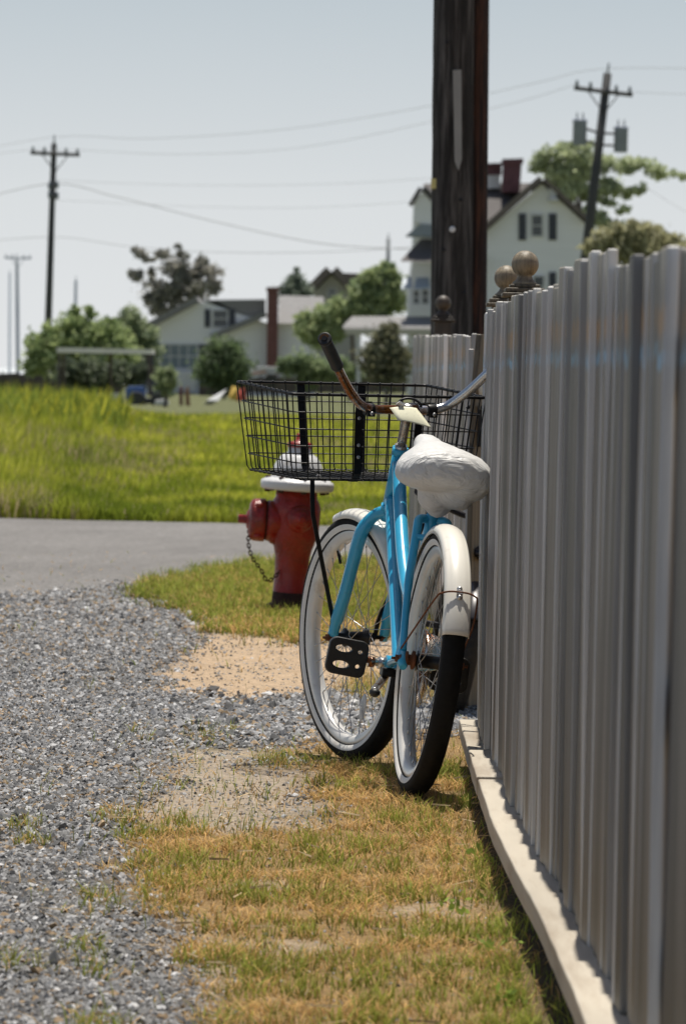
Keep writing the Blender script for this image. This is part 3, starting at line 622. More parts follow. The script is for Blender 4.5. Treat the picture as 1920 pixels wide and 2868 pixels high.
# gate latch bolted to the gatepost
lt = empty('gate_latch', 'black iron gate latch with a white knob fixed beside the gateway post', 'latch', loc=(.437, 16.30, .92))
M_iron = mat('black_iron', (.011, .011, .012), .45, .3, .3, 60); M_knob = mat('white_knob', (.72, .74, .70), .35, 0, .05, 20)
b = MB(); b.box((-.005, -.03, .01), (.055, .03, .075)); b.box((.0, -.035, -.045), (.038, .028, .05)); b.tube([(-.05, -.035, .05), (-.03, -.035, .065), (-.012, -.035, .048)], .006, 8); b.box((.012, -.05, .055), (.035, .03, .012)); b.build('latch_body', M_iron, lt, .004)
b = MB(); b.tube([(.02, -.05, .0), (.02, -.075, .0)], .005, 8); b.sphere((.02, -.08, .0), .009, 10); b.build('latch_pin', M_steel, lt)
b = MB(); b.sphere((.004, -.03, .118), .031, 18, (1, .8, 1)); b.tube([(.02, .0, .118), (.004, -.02, .118)], .010, 8); b.build('knob', M_knob, lt)
# timber edging lying along the foot of the fence
def edge_x(d):
    xs = [(3, .385), (7.4, .371), (7.9, .371), (9.0, .361), (9.8, .344), (10.8, .331), (11.9, .331), (13.9, .336)]
    for (a, b), (c, e) in zip(xs, xs[1:]):
        if d <= c: return b + (e - b) * (d - a) / (c - a)
    return xs[-1][1]
EZ = .130
for (a, b_, off, dz, lab) in ((3.0, 11.90, 0, 0, 'long bleached timber edging board curving along the foot of the near fence'), (11.93, 12.78, -.004, .004, 'short bleached timber edging piece in the middle, by the rear wheel'), (12.80, 14.0, -.003, -.002, 'far end piece of bleached timber edging, beside the gravel strip')):
    m_ = MB(); n = max(4, int((b_ - a) / .12)); vs = []; fs = []; rd = random.Random(int(a * 10))
    for i in range(n + 1):
        y = a + (b_ - a) * i / n; x0 = edge_x(y) + off + rd.uniform(-.0008, .0008); z1 = EZ + dz + rd.uniform(-.0005, .0005)
        for x, z in ((x0, z1 - .046), (fence_x(y) + .05, z1 - .046), (fence_x(y) + .05, z1), (x0, z1)): vs.append((x, y, z))
    for i in range(n):
        for k in range(4): fs.append((4 * i + k, 4 * i + (k + 1) % 4, 4 * i + 4 + (k + 1) % 4, 4 * i + 4 + k))
    fs += [(3, 2, 1, 0), tuple(4 * n + k for k in range(4))]
    m_.add(vs, fs, False); o = m_.build('timber_edging', M_edge, None, .004); tag(o, lab, 'timber edging', 'timber edging boards at the fence foot')
    for y in ([a + .1, b_ - .1] if b_ - a < 2 else [a + .5, 5.6, 8.2, 10.2, b_ - .1]):
        s_ = MB(); s_.box((fence_x(y) + .02, y, .03), (.06, .09, .108)); s_.build('support_block', M_post, o)
# ================================================================== FIRE HYDRANT
M_hred = mat('hydrant_red', (.36, .012, .005), .36, 0, .2, 7, coat=.25, bump=.5, bscale=70, col2=(.13, .014, .007), c2lo=.44, c2hi=.66, c2scale=7)
M_hwhite = mat('hydrant_white', (.74, .745, .75), .38, 0, .06, 8, coat=.2, bump=.3, bscale=60, col2=(.50, .47, .42), c2lo=.56, c2hi=.72, c2scale=14)
M_hrust = mat('hydrant_rust', (.055, .022, .014), .8, .1, .4, 30, bump=.4, bscale=90)
hp = at(808, 1718, 22.8); HX, HY = hp.x, hp.y
hyd = empty('fire_hydrant', 'red fire hydrant with white bonnet standing in the grass behind the basket', 'fire hydrant', loc=(HX, HY, 0)); hyd.rotation_euler = (R(1), R(2.6), 0)
b = MB(); b.lathe([(.100, -.05), (.100, .012), (.092, .016), (.078, .03), (.076, .19), (.078, .25), (.086, .285), (.098, .32), (.110, .36), (.113, .45), (.112, .475), (.103, .50), (.094, .515), (.092, .548)], 36)
b.sphere((-.085, -.02, .335), .036, 14); b.sphere((-.105, -.045, .35), .012, 10); bar_ = b.build('barrel', M_hred, hyd)
b = MB(); b.lathe([(.105, -.02), (.105, .03), (.08, .04), (.0785, .09)], 30); b.build('barrel_base', M_hrust, hyd)
b = MB(); b.lathe([(.150, .548), (.160, .552), (.164, .560), (.164, .582), (.160, .590), (.150, .594), (.145, .600), (.125, .603)], 40); b.build('flange', M_hwhite, hyd)
b = MB(); b.lathe([(.122, .600), (.117, .62), (.112, .645), (.100, .675), (.080, .702), (.055, .718), (.052, .722), (.052, .742), (.04, .746)], 36); b.build('bonnet', M_hwhite, hyd)
b = MB(); b.lathe([(.056, .742), (.058, .748), (.055, .762), (.034, .768), (.032, .77), (.020, .772), (.019, .800), (.015, .804)], 20); b.build('operating_nut', M_hred, hyd)
for k in range(8):
    t = 2 * PI * (k + .3) / 8; b = MB(); c = (.136 * math.cos(t), .136 * math.sin(t), .548); b.lathe([(.013, -.012), (.013, 0)], 6, c, (0, 0, 1)); b.lathe([(.012, .046), (.012, .058), (.006, .062)], 6, c, (0, 0, 1)); b.build('flange_bolt', M_hrust, hyd)
A = Vector((-1, -.06, 0)).normalized(); C0 = Vector((0, 0, .405))
b = MB(); b.lathe([(.092, .02), (.090, .10), (.092, .126)], 32, C0, A); b.build('nozzle_neck', M_hred, hyd); b = MB(); b.lathe([(.088, .124), (.088, .139)], 32, C0, A); b.build('nozzle_gasket', M_hrust, hyd)
b = MB(); b.lathe([(.096, .134), (.097, .150), (.095, .182), (.089, .196), (.070, .205), (.045, .208), (.040, .214), (.032, .217), (.021, .218), (.019, .252), (.014, .255)], 32, C0, A); nz = b.build('nozzle_cap', M_hred, hyd)
for q in (PI / 4, PI * 3 / 4, PI * 5 / 4, PI * 7 / 4):
    up = Vector((0, 0, 1)); sd = A.cross(up); p = C0 + A * .165 + (up * math.sin(q) + sd * math.cos(q)) * .097
    m_ = MB(); m_.sphere(p, .012, 10, (1.6, 1, 1)); m_.build('cap_lug', M_hred, nz)
A2 = Vector((.22, -1, 0)).normalized(); C1 = Vector((0, 0, .425))
b = MB(); b.lathe([(.062, .08), (.062, .112), (.058, .120), (.050, .126), (.040, .128), (.038, .142), (.030, .147), (.018, .148), (.017, .165), (.012, .168)], 28, C1, A2); b.build('nozzle_cap', M_hred, hyd)
# the chain: links on a hanging curve
cp = spline([C0 + A * .20 + Vector((.0, -.0, -.03)), C0 + A * .205 + Vector((.004, -.03, -.10)), C0 + A * .19 + Vector((.01, -.05, -.165)), Vector((-.135, -.09, .185)), Vector((-.105, -.095, .14)), Vector((-.075, -.075, .155)), Vector((-.055, -.055, .185))], 40)
ac = [0]
for a, c in zip(cp, cp[1:]): ac.append(ac[-1] + (c - a).length)
ch = MB(); n = int(ac[-1] / .0165)
for i in range(n):
    s_ = (i + .5) / n * ac[-1]; j = max(q for q in range(len(ac) - 1) if ac[q] <= s_); p = cp[j]; t = (cp[min(j + 3, len(cp) - 1)] - cp[max(j - 3, 0)]).normalized()
    side = t.cross(Vector((0, 1, 0))).normalized(); up = t.cross(side); w1 = side if i % 2 else up; lk = [p + t * (.0125 * math.cos(q * PI / 5)) + w1 * (.0075 * math.sin(q * PI / 5)) for q in range(10)]
    ch.tube(lk + [lk[0]], .0025, 6, False)
ch.build('chain', M_hrust, hyd)
# ================================================================== THE CHILD'S BICYCLE BEHIND
M_brown = mat('dusty_tyre', (.018, .016, .014), .85, 0, .4, 40, bump=.3, bscale=120, col2=(.035, .028, .02), c2lo=.52, c2hi=.7)
M_dark = mat('dark_frame_paint', (.02, .018, .022), .35, .2, .2, 20); M_ora = mat('orange_grip', (.50, .16, .03), .5, 0, .1, 20)
kid = empty('kids_bicycle', 'small dark bicycle with fat knobbly tyres mostly hidden behind the blue bicycle', 'bicycle')
KM = bike_matrix(.366, 16.15, R(2), R(9)); kid.matrix_world = KM
kr = .202
make_wheel(kid, (0, 0, kr), None, 0, True, kr, .031, (M_brown, M_brown, M_dark, M_steel), 16)
make_wheel(kid, (.72, 0, kr), None, 0, False, kr, .031, (M_brown, M_brown, M_dark, M_steel), 16)
b = MB(); b.tube([(.60, 0, .50), (.30, 0, .22)], .017, 12); b.tube([(.58, 0, .54), (.24, 0, .40)], .014, 12); b.tube([(.30, 0, .20), (.20, 0, .46)], .014, 12); b.tube([(.61, 0, .46), (.57, 0, .57)], .018, 12)
for s in (1, -1): b.tube([(.22, s * .015, .42), (.0, s * .06, kr)], .009, 10); b.tube([(.30, s * .03, .20), (0, s * .062, kr)], .009, 10); b.tube(spline([(.615, s * .01, .45), (.63, s * .055, .40), (.72, s * .06, kr)]), .012, 10)
b.build('frame', M_dark, kid)
b = MB(); b.tube([(.21, 0, .45), (.19, 0, .50)], .011, 10); b.sphere((.17, 0, .515), .08, 14, (1, .8, .3)); b.sphere((.27, 0, .515), .06, 12, (1.3, .4, .35)); b.build('saddle', M_dark, kid)
b = MB(); b.tube([(.575, 0, .56), (.565, 0, .62)], .012, 10); b.tube(spline([(.50, .20, .67), (.54, .17, .66), (.56, .06, .62), (.56, -.06, .62), (.54, -.17, .66), (.50, -.20, .67)]), .010, 10); b.build('handlebar', M_dark, kid)
for s in (1, -1): g = MB(); g.tube([(.50, s * .20, .67), (.42, s * .215, .67)], .014, 10); g.build('grip', M_dark, kid)
fender(kid, (0, 0, kr), None, R(150), R(60), kr + .012, .036, M_dark)
b = MB(); band(b, [(.075, -.045), (.08, -.048), (.08, -.058), (.072, -.060), (.01, -.060)], (.30, 0, .21), 20, R(20), R(340)); b.prism([(.30, -.06, .285), (.05, -.062, .25), (.03, -.062, .19), (.30, -.062, .17)], (0, -.002, 0)); b.build('chain_guard', M_chrome, kid)
for s, x, z in ((1, .20, .26), (-1, .40, .16)):
    b = MB(); b.tube([(.30, s * .065, .21), (x, s * .075, z)], .008, 8); b.build('crank_arm', M_steel, kid)
    b = MB(); b.box((x, s * .125, z), (.06, .08, .02)); b.build('pedal', M_dark, kid, .004)
# ================================================================== GROUND, ROAD, GRAVEL, GRASS
def vnoise(x, y, seed=0):
    def h(i, j): 
        q = np.sin(i * 127.1 + j * 311.7 + seed * 74.7) * 43758.5453; return q - np.floor(q)
    i = np.floor(x); j = np.floor(y); f = x - i; g = y - j; f = f * f * (3 - 2 * f); g = g * g * (3 - 2 * g)
    return (h(i, j) * (1 - f) + h(i + 1, j) * f) * (1 - g) + (h(i, j + 1) * (1 - f) + h(i + 1, j + 1) * f) * g
def fbm(x, y, s=1., o=4, seed=0):
    t = 0; a = .5; x = x * s; y = y * s
    for k in range(o): t = t + a * vnoise(x, y, seed + k); x = x * 2.03; y = y * 2.03; a *= .5
    return t / (1 - .5 ** o)
def pip(px, py, poly):
    ins = np.zeros(px.shape, bool); n = len(poly)
    for i in range(n):
        x1, y1 = poly[i]; x2, y2 = poly[(i + 1) % n]
        if y1 == y2: continue
        c = ((y1 > py) != (y2 > py)) & (px < (x2 - x1) * (py - y1) / (y2 - y1) + x1); ins ^= c
    return ins
# what grows where: outlines read off the photograph as it lies on the flat ground, then turned into ground coordinates
P_hyd = [(350, 1668), (400, 1640), (470, 1614), (620, 1592), (760, 1577), (1340, 1560), (1420, 1600), (1420, 1770), (1340, 1775), (980, 1790), (860, 1800), (700, 1785), (620, 1770), (560, 1742), (500, 1705)]
P_small = [(960, 1895), (1130, 1880), (1290, 1900), (1300, 1965), (960, 1975)]
P_sand = [(500, 1720), (560, 1750), (640, 1775), (860, 1800), (1400, 1775), (1400, 1965), (480, 1965), (430, 1910), (470, 1840), (540, 1790)]
P_stone = [(500, 1962), (860, 1958), (1420, 1962), (1420, 2062), (1050, 2066), (800, 2066), (560, 2085), (480, 2060)]
P_dust = [(520, 2090), (700, 2085), (860, 2105), (900, 2150), (880, 2200), (840, 2270), (760, 2330), (620, 2345), (500, 2320), (360, 2300), (330, 2270), (420, 2210), (470, 2140)]
P_main = [(800, 2085), (880, 2062), (1330, 2040), (2200, 2040), (2900, 2500), (2600, 3400), (480, 3400), (530, 2868), (560, 2760), (470, 2660), (540, 2610), (420, 2560), (340, 2440), (370, 2400), (280, 2300), (300, 2268), (500, 2310), (620, 2345), (760, 2330), (860, 2270), (890, 2200), (870, 2165), (720, 2140), (740, 2110)]
P_tufts = [[(330, 2060), (400, 2050), (420, 2078), (350, 2084)], [(500, 2044), (600, 2040), (700, 2068), (640, 2092), (520, 2074)], [(680, 2112), (780, 2105), (870, 2140), (760, 2158)], [(500, 2088), (640, 2092), (640, 2104), (510, 2102)], [(30, 2322), (110, 2318), (120, 2350), (40, 2356)], [(200, 2650), (270, 2640), (310, 2700), (290, 2750), (220, 2740)], [(-60, 2680), (70, 2670), (90, 2710), (60, 2724), (-60, 2740)], [(180, 2840), (320, 2820), (340, 2880), (180, 2900)], [(280, 2520), (350, 2520), (350, 2556), (280, 2556)], [(220, 1928), (260, 1922), (265, 1940), (225, 1942)]]
P_bare = [[(1100, 2524), (1220, 2512), (1360, 2556), (1330, 2580), (1120, 2572)], [(620, 2446), (760, 2440), (800, 2490), (640, 2506)], [(450, 2590), (640, 2600), (1000, 2632), (1010, 2664), (700, 2650), (470, 2640)], [(520, 2700), (700, 2680), (720, 2760), (540, 2760)], [(820, 2290), (980, 2300), (900, 2330), (800, 2335)]]
def classify(X, Y):
    wob = 1.0; nx = (fbm(X, Y, 6, 4, 3) - .5); ny = (fbm(X, Y, 6, 4, 9) - .5)
    nf = fbm(X, Y, 38, 2, 14) - .5; Xw = X + nx * .20 + nf * .10; Yw = Y + (ny * .9 + nf * .5) * (Y / 12) ** 1.2
    px, py = project(np.stack([Xw, Yw, np.zeros_like(X)], 1))
    near = py < 6000
    c = np.zeros(X.shape, int)                               # 0 gravel
    c[pip(px, py, P_sand)] = 1
    c[pip(px, py, P_dust)] = 2
    c[pip(px, py, P_stone)] = 5
    c[pip(px, py, P_hyd)] = 3
    c[pip(px, py, P_small)] = 3
    c[pip(px, py, P_main)] = 4
    for q in P_tufts: c[pip(px, py, q)] = 6
    for q in P_bare: c[pip(px, py, q)] = 2
    c[(X > .33) & (Y < 13.9)] = 4
    c[(X > .5) & (Y < 28)] = 4
    return c, px, py
def axis_lines(parts):
    out = []
    for a, b, n in parts: out += list(np.linspace(a, b, n, endpoint=False))
    return np.array(out + [parts[-1][1]])
gx = np.concatenate([-np.geomspace(5000, 3.2, 26), np.linspace(-3.0, 2.0, 126), np.geomspace(2.2, 5000, 26)])
gy = np.concatenate([[-60, -20, -5, 0, 2, 3.2], np.linspace(4, 37, 560), np.geomspace(37.6, 6000, 60)])
GX, GY = np.meshgrid(gx, gy); nX, nY = len(gx), len(gy); fx, fy = GX.ravel(), GY.ravel()
cls, gpx, gpy = classify(fx, fy)
PAL = np.array([(.11, .105, .10), (.46, .345, .235), (.36, .30, .235), (.25, .21, .11), (.27, .18, .085), (.09, .085, .08), (.19, .16, .08)])
gcol = PAL[cls] * (0.82 + .36 * fbm(fx, fy, 9, 4, 21))[:, None]
gcol[(fx > .335) & (fx < .62) & (fy < 13.9)] = (.055, .045, .028); far = fy > 36; gcol[far] = np.array([.20, .21, .05]) * (.75 + .5 * fbm(fx[far], fy[far], .3, 3, 5))[:, None]  # soil under the edging board painted dark to stand for its shade
lawn = fy > 112; gcol[lawn] = np.array([.13, .14, .07]) * (.85 + .3 * fbm(fx[lawn], fy[lawn], .12, 3, 6))[:, None]
gz = np.where(fy < 36, (fbm(fx, fy, 5, 3, 31) - .5) * .012, 0)
ii = (np.arange(nY - 1)[:, None] * nX + np.arange(nX - 1)[None]).ravel()
quad = np.stack([ii, ii + 1, ii + nX + 1, ii + nX], 1)
M_ground = attr_mat('ground_soil', .95, 0, .45, 42, .15, 1.0)
G_ = gcol.reshape(nY, nX, 3)
for _ in range(2): G_[1:-1, 1:-1] = (G_[1:-1, 1:-1] * 2 + G_[:-2, 1:-1] + G_[2:, 1:-1] + G_[1:-1, :-2] + G_[1:-1, 2:]) / 6
gcol = G_.reshape(-1, 3)
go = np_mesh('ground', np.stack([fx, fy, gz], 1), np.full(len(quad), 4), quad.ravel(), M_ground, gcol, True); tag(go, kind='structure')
# asphalt road crossing behind the hydrant, ragged near edge running out into the gravel
rx = np.concatenate([-np.geomspace(900, 4.4, 22), np.linspace(-4.2, 4.2, 120), np.geomspace(4.5, 900, 22)])
def road_near(x):
    e_ = np.interp(x, [-6, -2.4, -1.7, -1.2, -.75, -.45, 0, 3, 8], [21.5, 22.0, 23.2, 24.6, 26.4, 28.0, 28.4, 28.6, 29])
    return e_ + (fbm(x, x * .3, 3.0, 4, 77) - .5) * 1.3
rows = 16; RV = []; t = np.linspace(0, 1, rows)
rn = road_near(rx); rfar = 35.7 + (fbm(rx, rx * .2, 2.2, 4, 78) - .5) * .35 + rx * .012
RY = rn[None] + (rfar - rn)[None] * t[:, None]; RX = np.repeat(rx[None], rows, 0); 
i2 = (np.arange(rows - 1)[:, None] * len(rx) + np.arange(len(rx) - 1)[None]).ravel(); q2 = np.stack([i2, i2 + 1, i2 + len(rx) + 1, i2 + len(rx)], 1)
RZ = np.full(RX.size, .010); RZ[:len(rx)] = -.004
rc = np.array([.20, .193, .188]) * (.72 + .38 * fbm(RX.ravel(), RY.ravel(), 1.2, 4, 40) + .18 * fbm(RX.ravel(), RY.ravel() * .15, 14, 3, 41))[:, None]
M_road = attr_mat('asphalt', .9, 0, .5, 45, .2, .8)
ro = np_mesh('road', np.stack([RX.ravel(), RY.ravel(), RZ], 1), np.full(len(q2), 4), q2.ravel(), M_road, rc, True); tag(ro, kind='structure')
# ---- gravel stones
def octa(seed):
    r_ = np.random.default_rng(seed); v = np.array([(1, 0, 0), (-1, 0, 0), (0, 1, 0), (0, -1, 0), (0, 0, 1), (0, 0, -1), (.6, .6, .5), (-.6, .6, -.4), (.6, -.6, -.5), (-.6, -.6, .5)], float) * r_.uniform(.65, 1.1, (10, 1))
    bm = bmesh.new(); [bm.verts.new(p) for p in v]; bmesh.ops.convex_hull(bm, input=bm.verts); bmesh.ops.triangulate(bm, faces=bm.faces); bm.verts.ensure_lookup_table(); bm.verts.index_update()
    V = np.array([q.co[:] for q in bm.verts]); T = np.array([[q.index for q in f.verts] for f in bm.faces]); bm.free(); return V, T
OCT = [octa(k) for k in range(9)]
def stones(name, X, Y, S, colr, zoff=.25, group=None):
    V = []; T = []; C = []; o = 0; n = len(X); kind = rng.integers(0, 9, n)
    for k in range(9):
        m = np.where(kind == k)[0]; v, t = OCT[k]; nm = len(m)
        if not nm: continue
        a = rng.uniform(0, 2 * PI, nm); ca, sa = np.cos(a), np.sin(a); tl = rng.uniform(-.5, .5, nm); ct, st = np.cos(tl), np.sin(tl)
        sx = S[m] * rng.uniform(.75, 1.25, nm); sy = S[m] * rng.uniform(.6, 1.0, nm); sz = S[m] * rng.uniform(.5, .95, nm)
        x = v[None, :, 0] * sx[:, None]; y = v[None, :, 1] * sy[:, None]; z = v[None, :, 2] * sz[:, None]
        x, z = x * ct[:, None] - z * st[:, None], x * st[:, None] + z * ct[:, None]
        xx = x * ca[:, None] - y * sa[:, None] + X[m][:, None]; yy = x * sa[:, None] + y * ca[:, None] + Y[m][:, None]; zz = z + (sz * zoff)[:, None]
        V.append(np.stack([xx, yy, zz], 2).reshape(-1, 3)); T.append((t[None] + (o + np.arange(nm) * len(v))[:, None, None]).reshape(-1, 3)); C.append(np.repeat(colr[m], len(v), 0)); o += nm * len(v)
    V = np.concatenate(V); T = np.concatenate(T); C = np.concatenate(C)
    return tag(np_mesh(name, V, np.full(len(T), 3), T.ravel(), attr_mat(name + '_stone', .75, 0, .25, 120, .3), C), kind='stuff')
def scatter(x0, x1, y0, y1, dens): n = int((x1 - x0) * (y1 - y0) * dens); return rng.uniform(x0, x1, n), rng.uniform(y0, y1, n)
def stone_col(n, base=.24):
    g = base * np.exp(rng.normal(0, .48, n)); g = np.clip(g, .05, .7); c = np.stack([g * 1.0, g, g * 1.01], 1)
    q = rng.random(n); tan = q < .10; c[tan] = np.array([.36, .26, .16]) * rng.uniform(.6, 1.3, (tan.sum(), 1)); wh = q > .985; c[wh] = np.array([.5, .5, .5]) * rng.uniform(.8, 1.2, (wh.sum(), 1)); return c
bands = [(6.0, 9.5, 12500, .0058), (9.5, 13, 11000, .0060), (13, 17, 9500, .0062), (17, 21, 7500, .0068), (21, 25.8, 4000, .0082)]
SX, SY, SS = [], [], []
for y0, y1, dn, sz in bands:
    hw = .0675 * y1 + .35; x, y = scatter(-hw - .9, .6, y0, y1, dn); c, px, py = classify(x + rng.normal(0, .045, len(x)), y + rng.normal(0, .16, len(x)))
    rn_ = road_near(x)
    keep = ((c == 0) & (rng.random(len(x)) < .95)) | ((c == 5)) | ((c == 2) & (rng.random(len(x)) < .13)) | ((c == 1) & (rng.random(len(x)) < .07)) | ((c == 6) & (rng.random(len(x)) < .45)) | ((c == 4) & (rng.random(len(x)) < .02) & (x < .3)) | ((c == 3) & (rng.random(len(x)) < .02))
    keep &= (x > -hw) | (rng.random(len(x)) < .6)
    keep &= y < rn_ + .15 + rng.exponential(.8, len(x)) * (x < -.2)
    s = sz * np.exp(rng.normal(0, .33, len(x))) * np.where(c == 5, 1.5, 1) * np.where((c == 1) | (c == 2) | (c == 4), .6, 1)
    SX.append(x[keep]); SY.append(y[keep]); SS.append(s[keep])
SX, SY, SS = map(np.concatenate, (SX, SY, SS)); dist = np.interp(SY, [8, 24], [1, 1.1])
stones('gravel', SX, SY, SS, stone_col(len(SX)) * dist[:, None])
# ---- blades
def blades(name, X, Y, Z, H, W, lean, col, m, tipcol=1.25, lo=.62):
    n = len(X); a = rng.uniform(0, 2 * PI, n); dx, dy = np.cos(a), np.sin(a); b = rng.uniform(0, 2 * PI, n); lx, ly = np.cos(b) * lean, np.sin(b) * lean
    P = lambda t, k: (np.stack([X + dx * W * k + lx * H * t ** 1.7, Y + dy * W * k + ly * H * t ** 1.7, Z + H * t * (1 - .25 * np.minimum(lean, 1.2) * t)], 1))
    V = np.stack([P(0, -.5), P(0, .5), P(.5, .42), P(.5, -.42), P(1, 0)], 1).reshape(-1, 3)
    base = np.arange(n)[:, None] * 5; idx = np.concatenate([base + np.array([[0, 1, 2, 3]]), base + np.array([[3, 2, 4]])], 1).ravel(); sizes = np.tile([4, 3], n)
    sh = np.array([lo, lo, .95, .95, tipcol]); C = (col[:, None, :] * sh[None, :, None]).reshape(-1, 3)  # blade feet darkened in the colour, standing in for shade among the blades
    return tag(np_mesh(name, V, sizes, idx, m, C), kind='stuff')
M_blade = attr_mat('grass_blade', .7, .38, 0, 0, .2)
GREEN = np.array([.24, .31, .05]); TAN = np.array([.71, .455, .17]); STRAW = np.array([.78, .62, .38])
bx, by, bh, bw, bl, bc = [], [], [], [], [], []
for y0, y1, dn in ((5.8, 8.5, 17000), (8.5, 11, 16000), (11, 14, 15000), (14, 19, 3200), (19, 24, 5200), (24, 29.5, 4200)):
    hw = .0675 * y1 + .3; x, y = scatter(-hw, .62 if y0 < 14 else 1.9, y0, y1, dn); c, px, py = classify(x, y); n = len(x)
    clump = fbm(x, y, 16, 3, 51); big = fbm(x, y, 3.2, 3, 57)
    p = np.where((c == 4), np.clip(.10 + 1.75 * (clump - .30), .05, 1) * np.clip(1.35 - .9 * np.clip((big - .48) * 4, 0, 1) * (py < 2680) * (px < 1000), .3, 1), np.where(c == 3, np.clip(.35 + 1.6 * (clump - .3), .1, 1), np.where(c == 6, .75 * np.clip(2.2 * (clump - .3), 0, 1), np.where(c == 2, .05, np.where(c == 0, .006, np.where(c == 1, .012, 0))))))
    p = np.where((x > .335) & (y < 13.9), p * .12, p)
    k = rng.random(n) < p; x, y, c, clump, big, px, py = (q[k] for q in (x, y, c, clump, big, px, py)); n = len(x)
    edge = np.clip((x - .22) / .10, 0, 1) * (y < 13.9)
    g = np.where(c == 3, .74 + (big - .5) * 1.3 - .35 * (py > 1745), np.where(c == 6, .62, .22 + (big - .5) * 2.2 + (clump - .5) * 1.2)); g = g + .30 * edge * (rng.random(n) < .5) + .12 * np.clip((py - 2350) / 400, 0, 1)
    isg = rng.random(n) < np.clip(g, .04, .95); mixv = rng.random(n)[:, None]
    col = np.where(isg[:, None], GREEN * (.65 + .8 * mixv) + TAN * .25 * rng.random(n)[:, None], TAN * (.55 + .6 * mixv) * (1 - .0 * mixv) + STRAW * .35 * (rng.random(n)[:, None] ** 3))
    h = np.where(isg, rng.uniform(.020, .050, n), rng.uniform(.012, .042, n)) * (.6 + .8 * clump) * np.where(c == 3, 1.5, 1) + edge * rng.uniform(0, .05, n) * isg * (rng.random(n) < .12)
    bx.append(x); by.append(y); bh.append(h); bw.append(rng.uniform(.0016, .0034, n) * np.where(y > 18, 1.9, 1)); bl.append(np.where(isg, rng.uniform(.1, .9, n), rng.uniform(.3, 1.9, n))); bc.append(col)
bx, by, bh, bw, bl, bc = map(np.concatenate, (bx, by, bh, bw, bl, bc))
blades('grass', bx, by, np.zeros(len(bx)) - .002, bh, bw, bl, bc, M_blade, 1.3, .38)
# loose dry straws and twigs
n = 200; x = rng.uniform(-.75, .33, n); y = rng.uniform(6.5, 14.5, n); c, px, py = classify(x, y); k = (c == 4) | (c == 2) | (rng.random(n) < .22); x, y = x[k], y[k]; n = len(x)
a = rng.uniform(-1.5, 1.5, n); ln = rng.uniform(.015, .07, n); wd = rng.uniform(.0006, .0012, n); z = .014 + rng.uniform(0, .012, n)
V = np.stack([np.stack([x + sx * np.cos(a) * ln - sy * np.sin(a) * wd, y + sx * np.sin(a) * ln * 2 + sy * np.cos(a) * wd, z + sx * rng.uniform(-.004, .004, n) + sy * .0012], 1) for sx, sy in ((-.5, -1), (.5, -1), (.5, 1), (-.5, 1))], 1).reshape(-1, 3)
tag(np_mesh('dry_straw', V, np.full(n, 4), np.arange(4 * n), attr_mat('straw', .8), np.repeat(np.array([.50, .38, .22]) * rng.uniform(.6, 1.2, (n, 1)), 4, 0)), kind='stuff')
# small weeds by the edging
wv, wc, wi, ws = [], [], [], []; o = 0
for (wx, wy, cnt) in ((.285, 9.35, 26), (.245, 10.1, 16), (.30, 8.55, 22), (.315, 8.0, 22), (.30, 11.1, 12)):
    for q in range(cnt):
        a = rng.uniform(0, 2 * PI); r = abs(rng.normal(0, .03)); c = np.array([wx + r * math.cos(a), wy + r * 1.5 * math.sin(a), rng.uniform(.012, .042)]); u = rng.normal(0, 1, 3); u /= np.linalg.norm(u); v_ = np.cross(u, rng.normal(0, 1, 3)); v_ /= np.linalg.norm(v_); s1, s2 = rng.uniform(.007, .013), rng.uniform(.004, .007)
        wv += [c - u * s1, c + v_ * s2, c + u * s1, c - v_ * s2]; wc += [np.array([.26, .36, .07]) * rng.uniform(.7, 1.5)] * 4; wi += [o, o + 1, o + 2, o + 3]; ws.append(4); o += 4
tag(np_mesh('weeds', np.array(wv), ws, wi, M_blade, np.array(wc)), kind='stuff')
# ---- the marsh-grass field beyond the road
M_field = attr_mat('field_grass', .75, .42, 0, 0, .15)
fxs, fys, fh, fw_, fc = [], [], [], [], []
for y0, y1, dn in ((35.9, 40, 1700), (40, 50, 520), (50, 70, 190), (70, 116, 60)):
    hw = .0675 * y1 + 2.2; x, y = scatter(-hw, hw, y0, y1, dn); n = len(x)
    k = y > 35.9 + x * .012 + (fbm(x, x * .2, 2.2, 4, 78) - .5) * .35; x, y = x[k], y[k]; n = len(x)
    b1 = fbm(x, y * .35, .55, 3, 61); b2 = fbm(x, y * .3, 2.0, 3, 66)
    u = x / (.0675 * y)                                                   # -1 left edge, 1 right edge
    hb_ = np.interp(u, [-1, -.75, -.6, -.1, .3], [.62, .50, .28, .24, .22]) * np.interp(y, [36, 40, 60, 116], [.55, .8, 1, 1.05])
    h = hb_ * (.25 + 1.1 * b1) * rng.uniform(.65, 1.15, n)
    yel = np.clip(.5 + (b2 - .5) * 2.4 + (b1 - .5) * 1.6, 0, 1)[:, None]
    col = (np.array([.24, .30, .035]) * (1 - yel) + np.array([.64, .64, .09]) * yel) * rng.uniform(.65, 1.3, (n, 1))
    st = rng.random(n) < np.where(fbm(x, y * .3, .9, 3, 90) > .60, .4, .05); col[st] = np.array([.50, .42, .24]) * rng.uniform(.7, 1.2, (st.sum(), 1))
    fxs.append(x); fys.append(y); fh.append(h); fw_.append(rng.uniform(.009, .02, n) * (y / 42)); fc.append(col)
fxs, fys, fh, fw_, fc = map(np.concatenate, (fxs, fys, fh, fw_, fc))
blades('tall_grass', fxs, fys, np.zeros(len(fxs)), fh, fw_, rng.uniform(.05, .6, len(fxs)), fc, M_field, 1.12, .86)
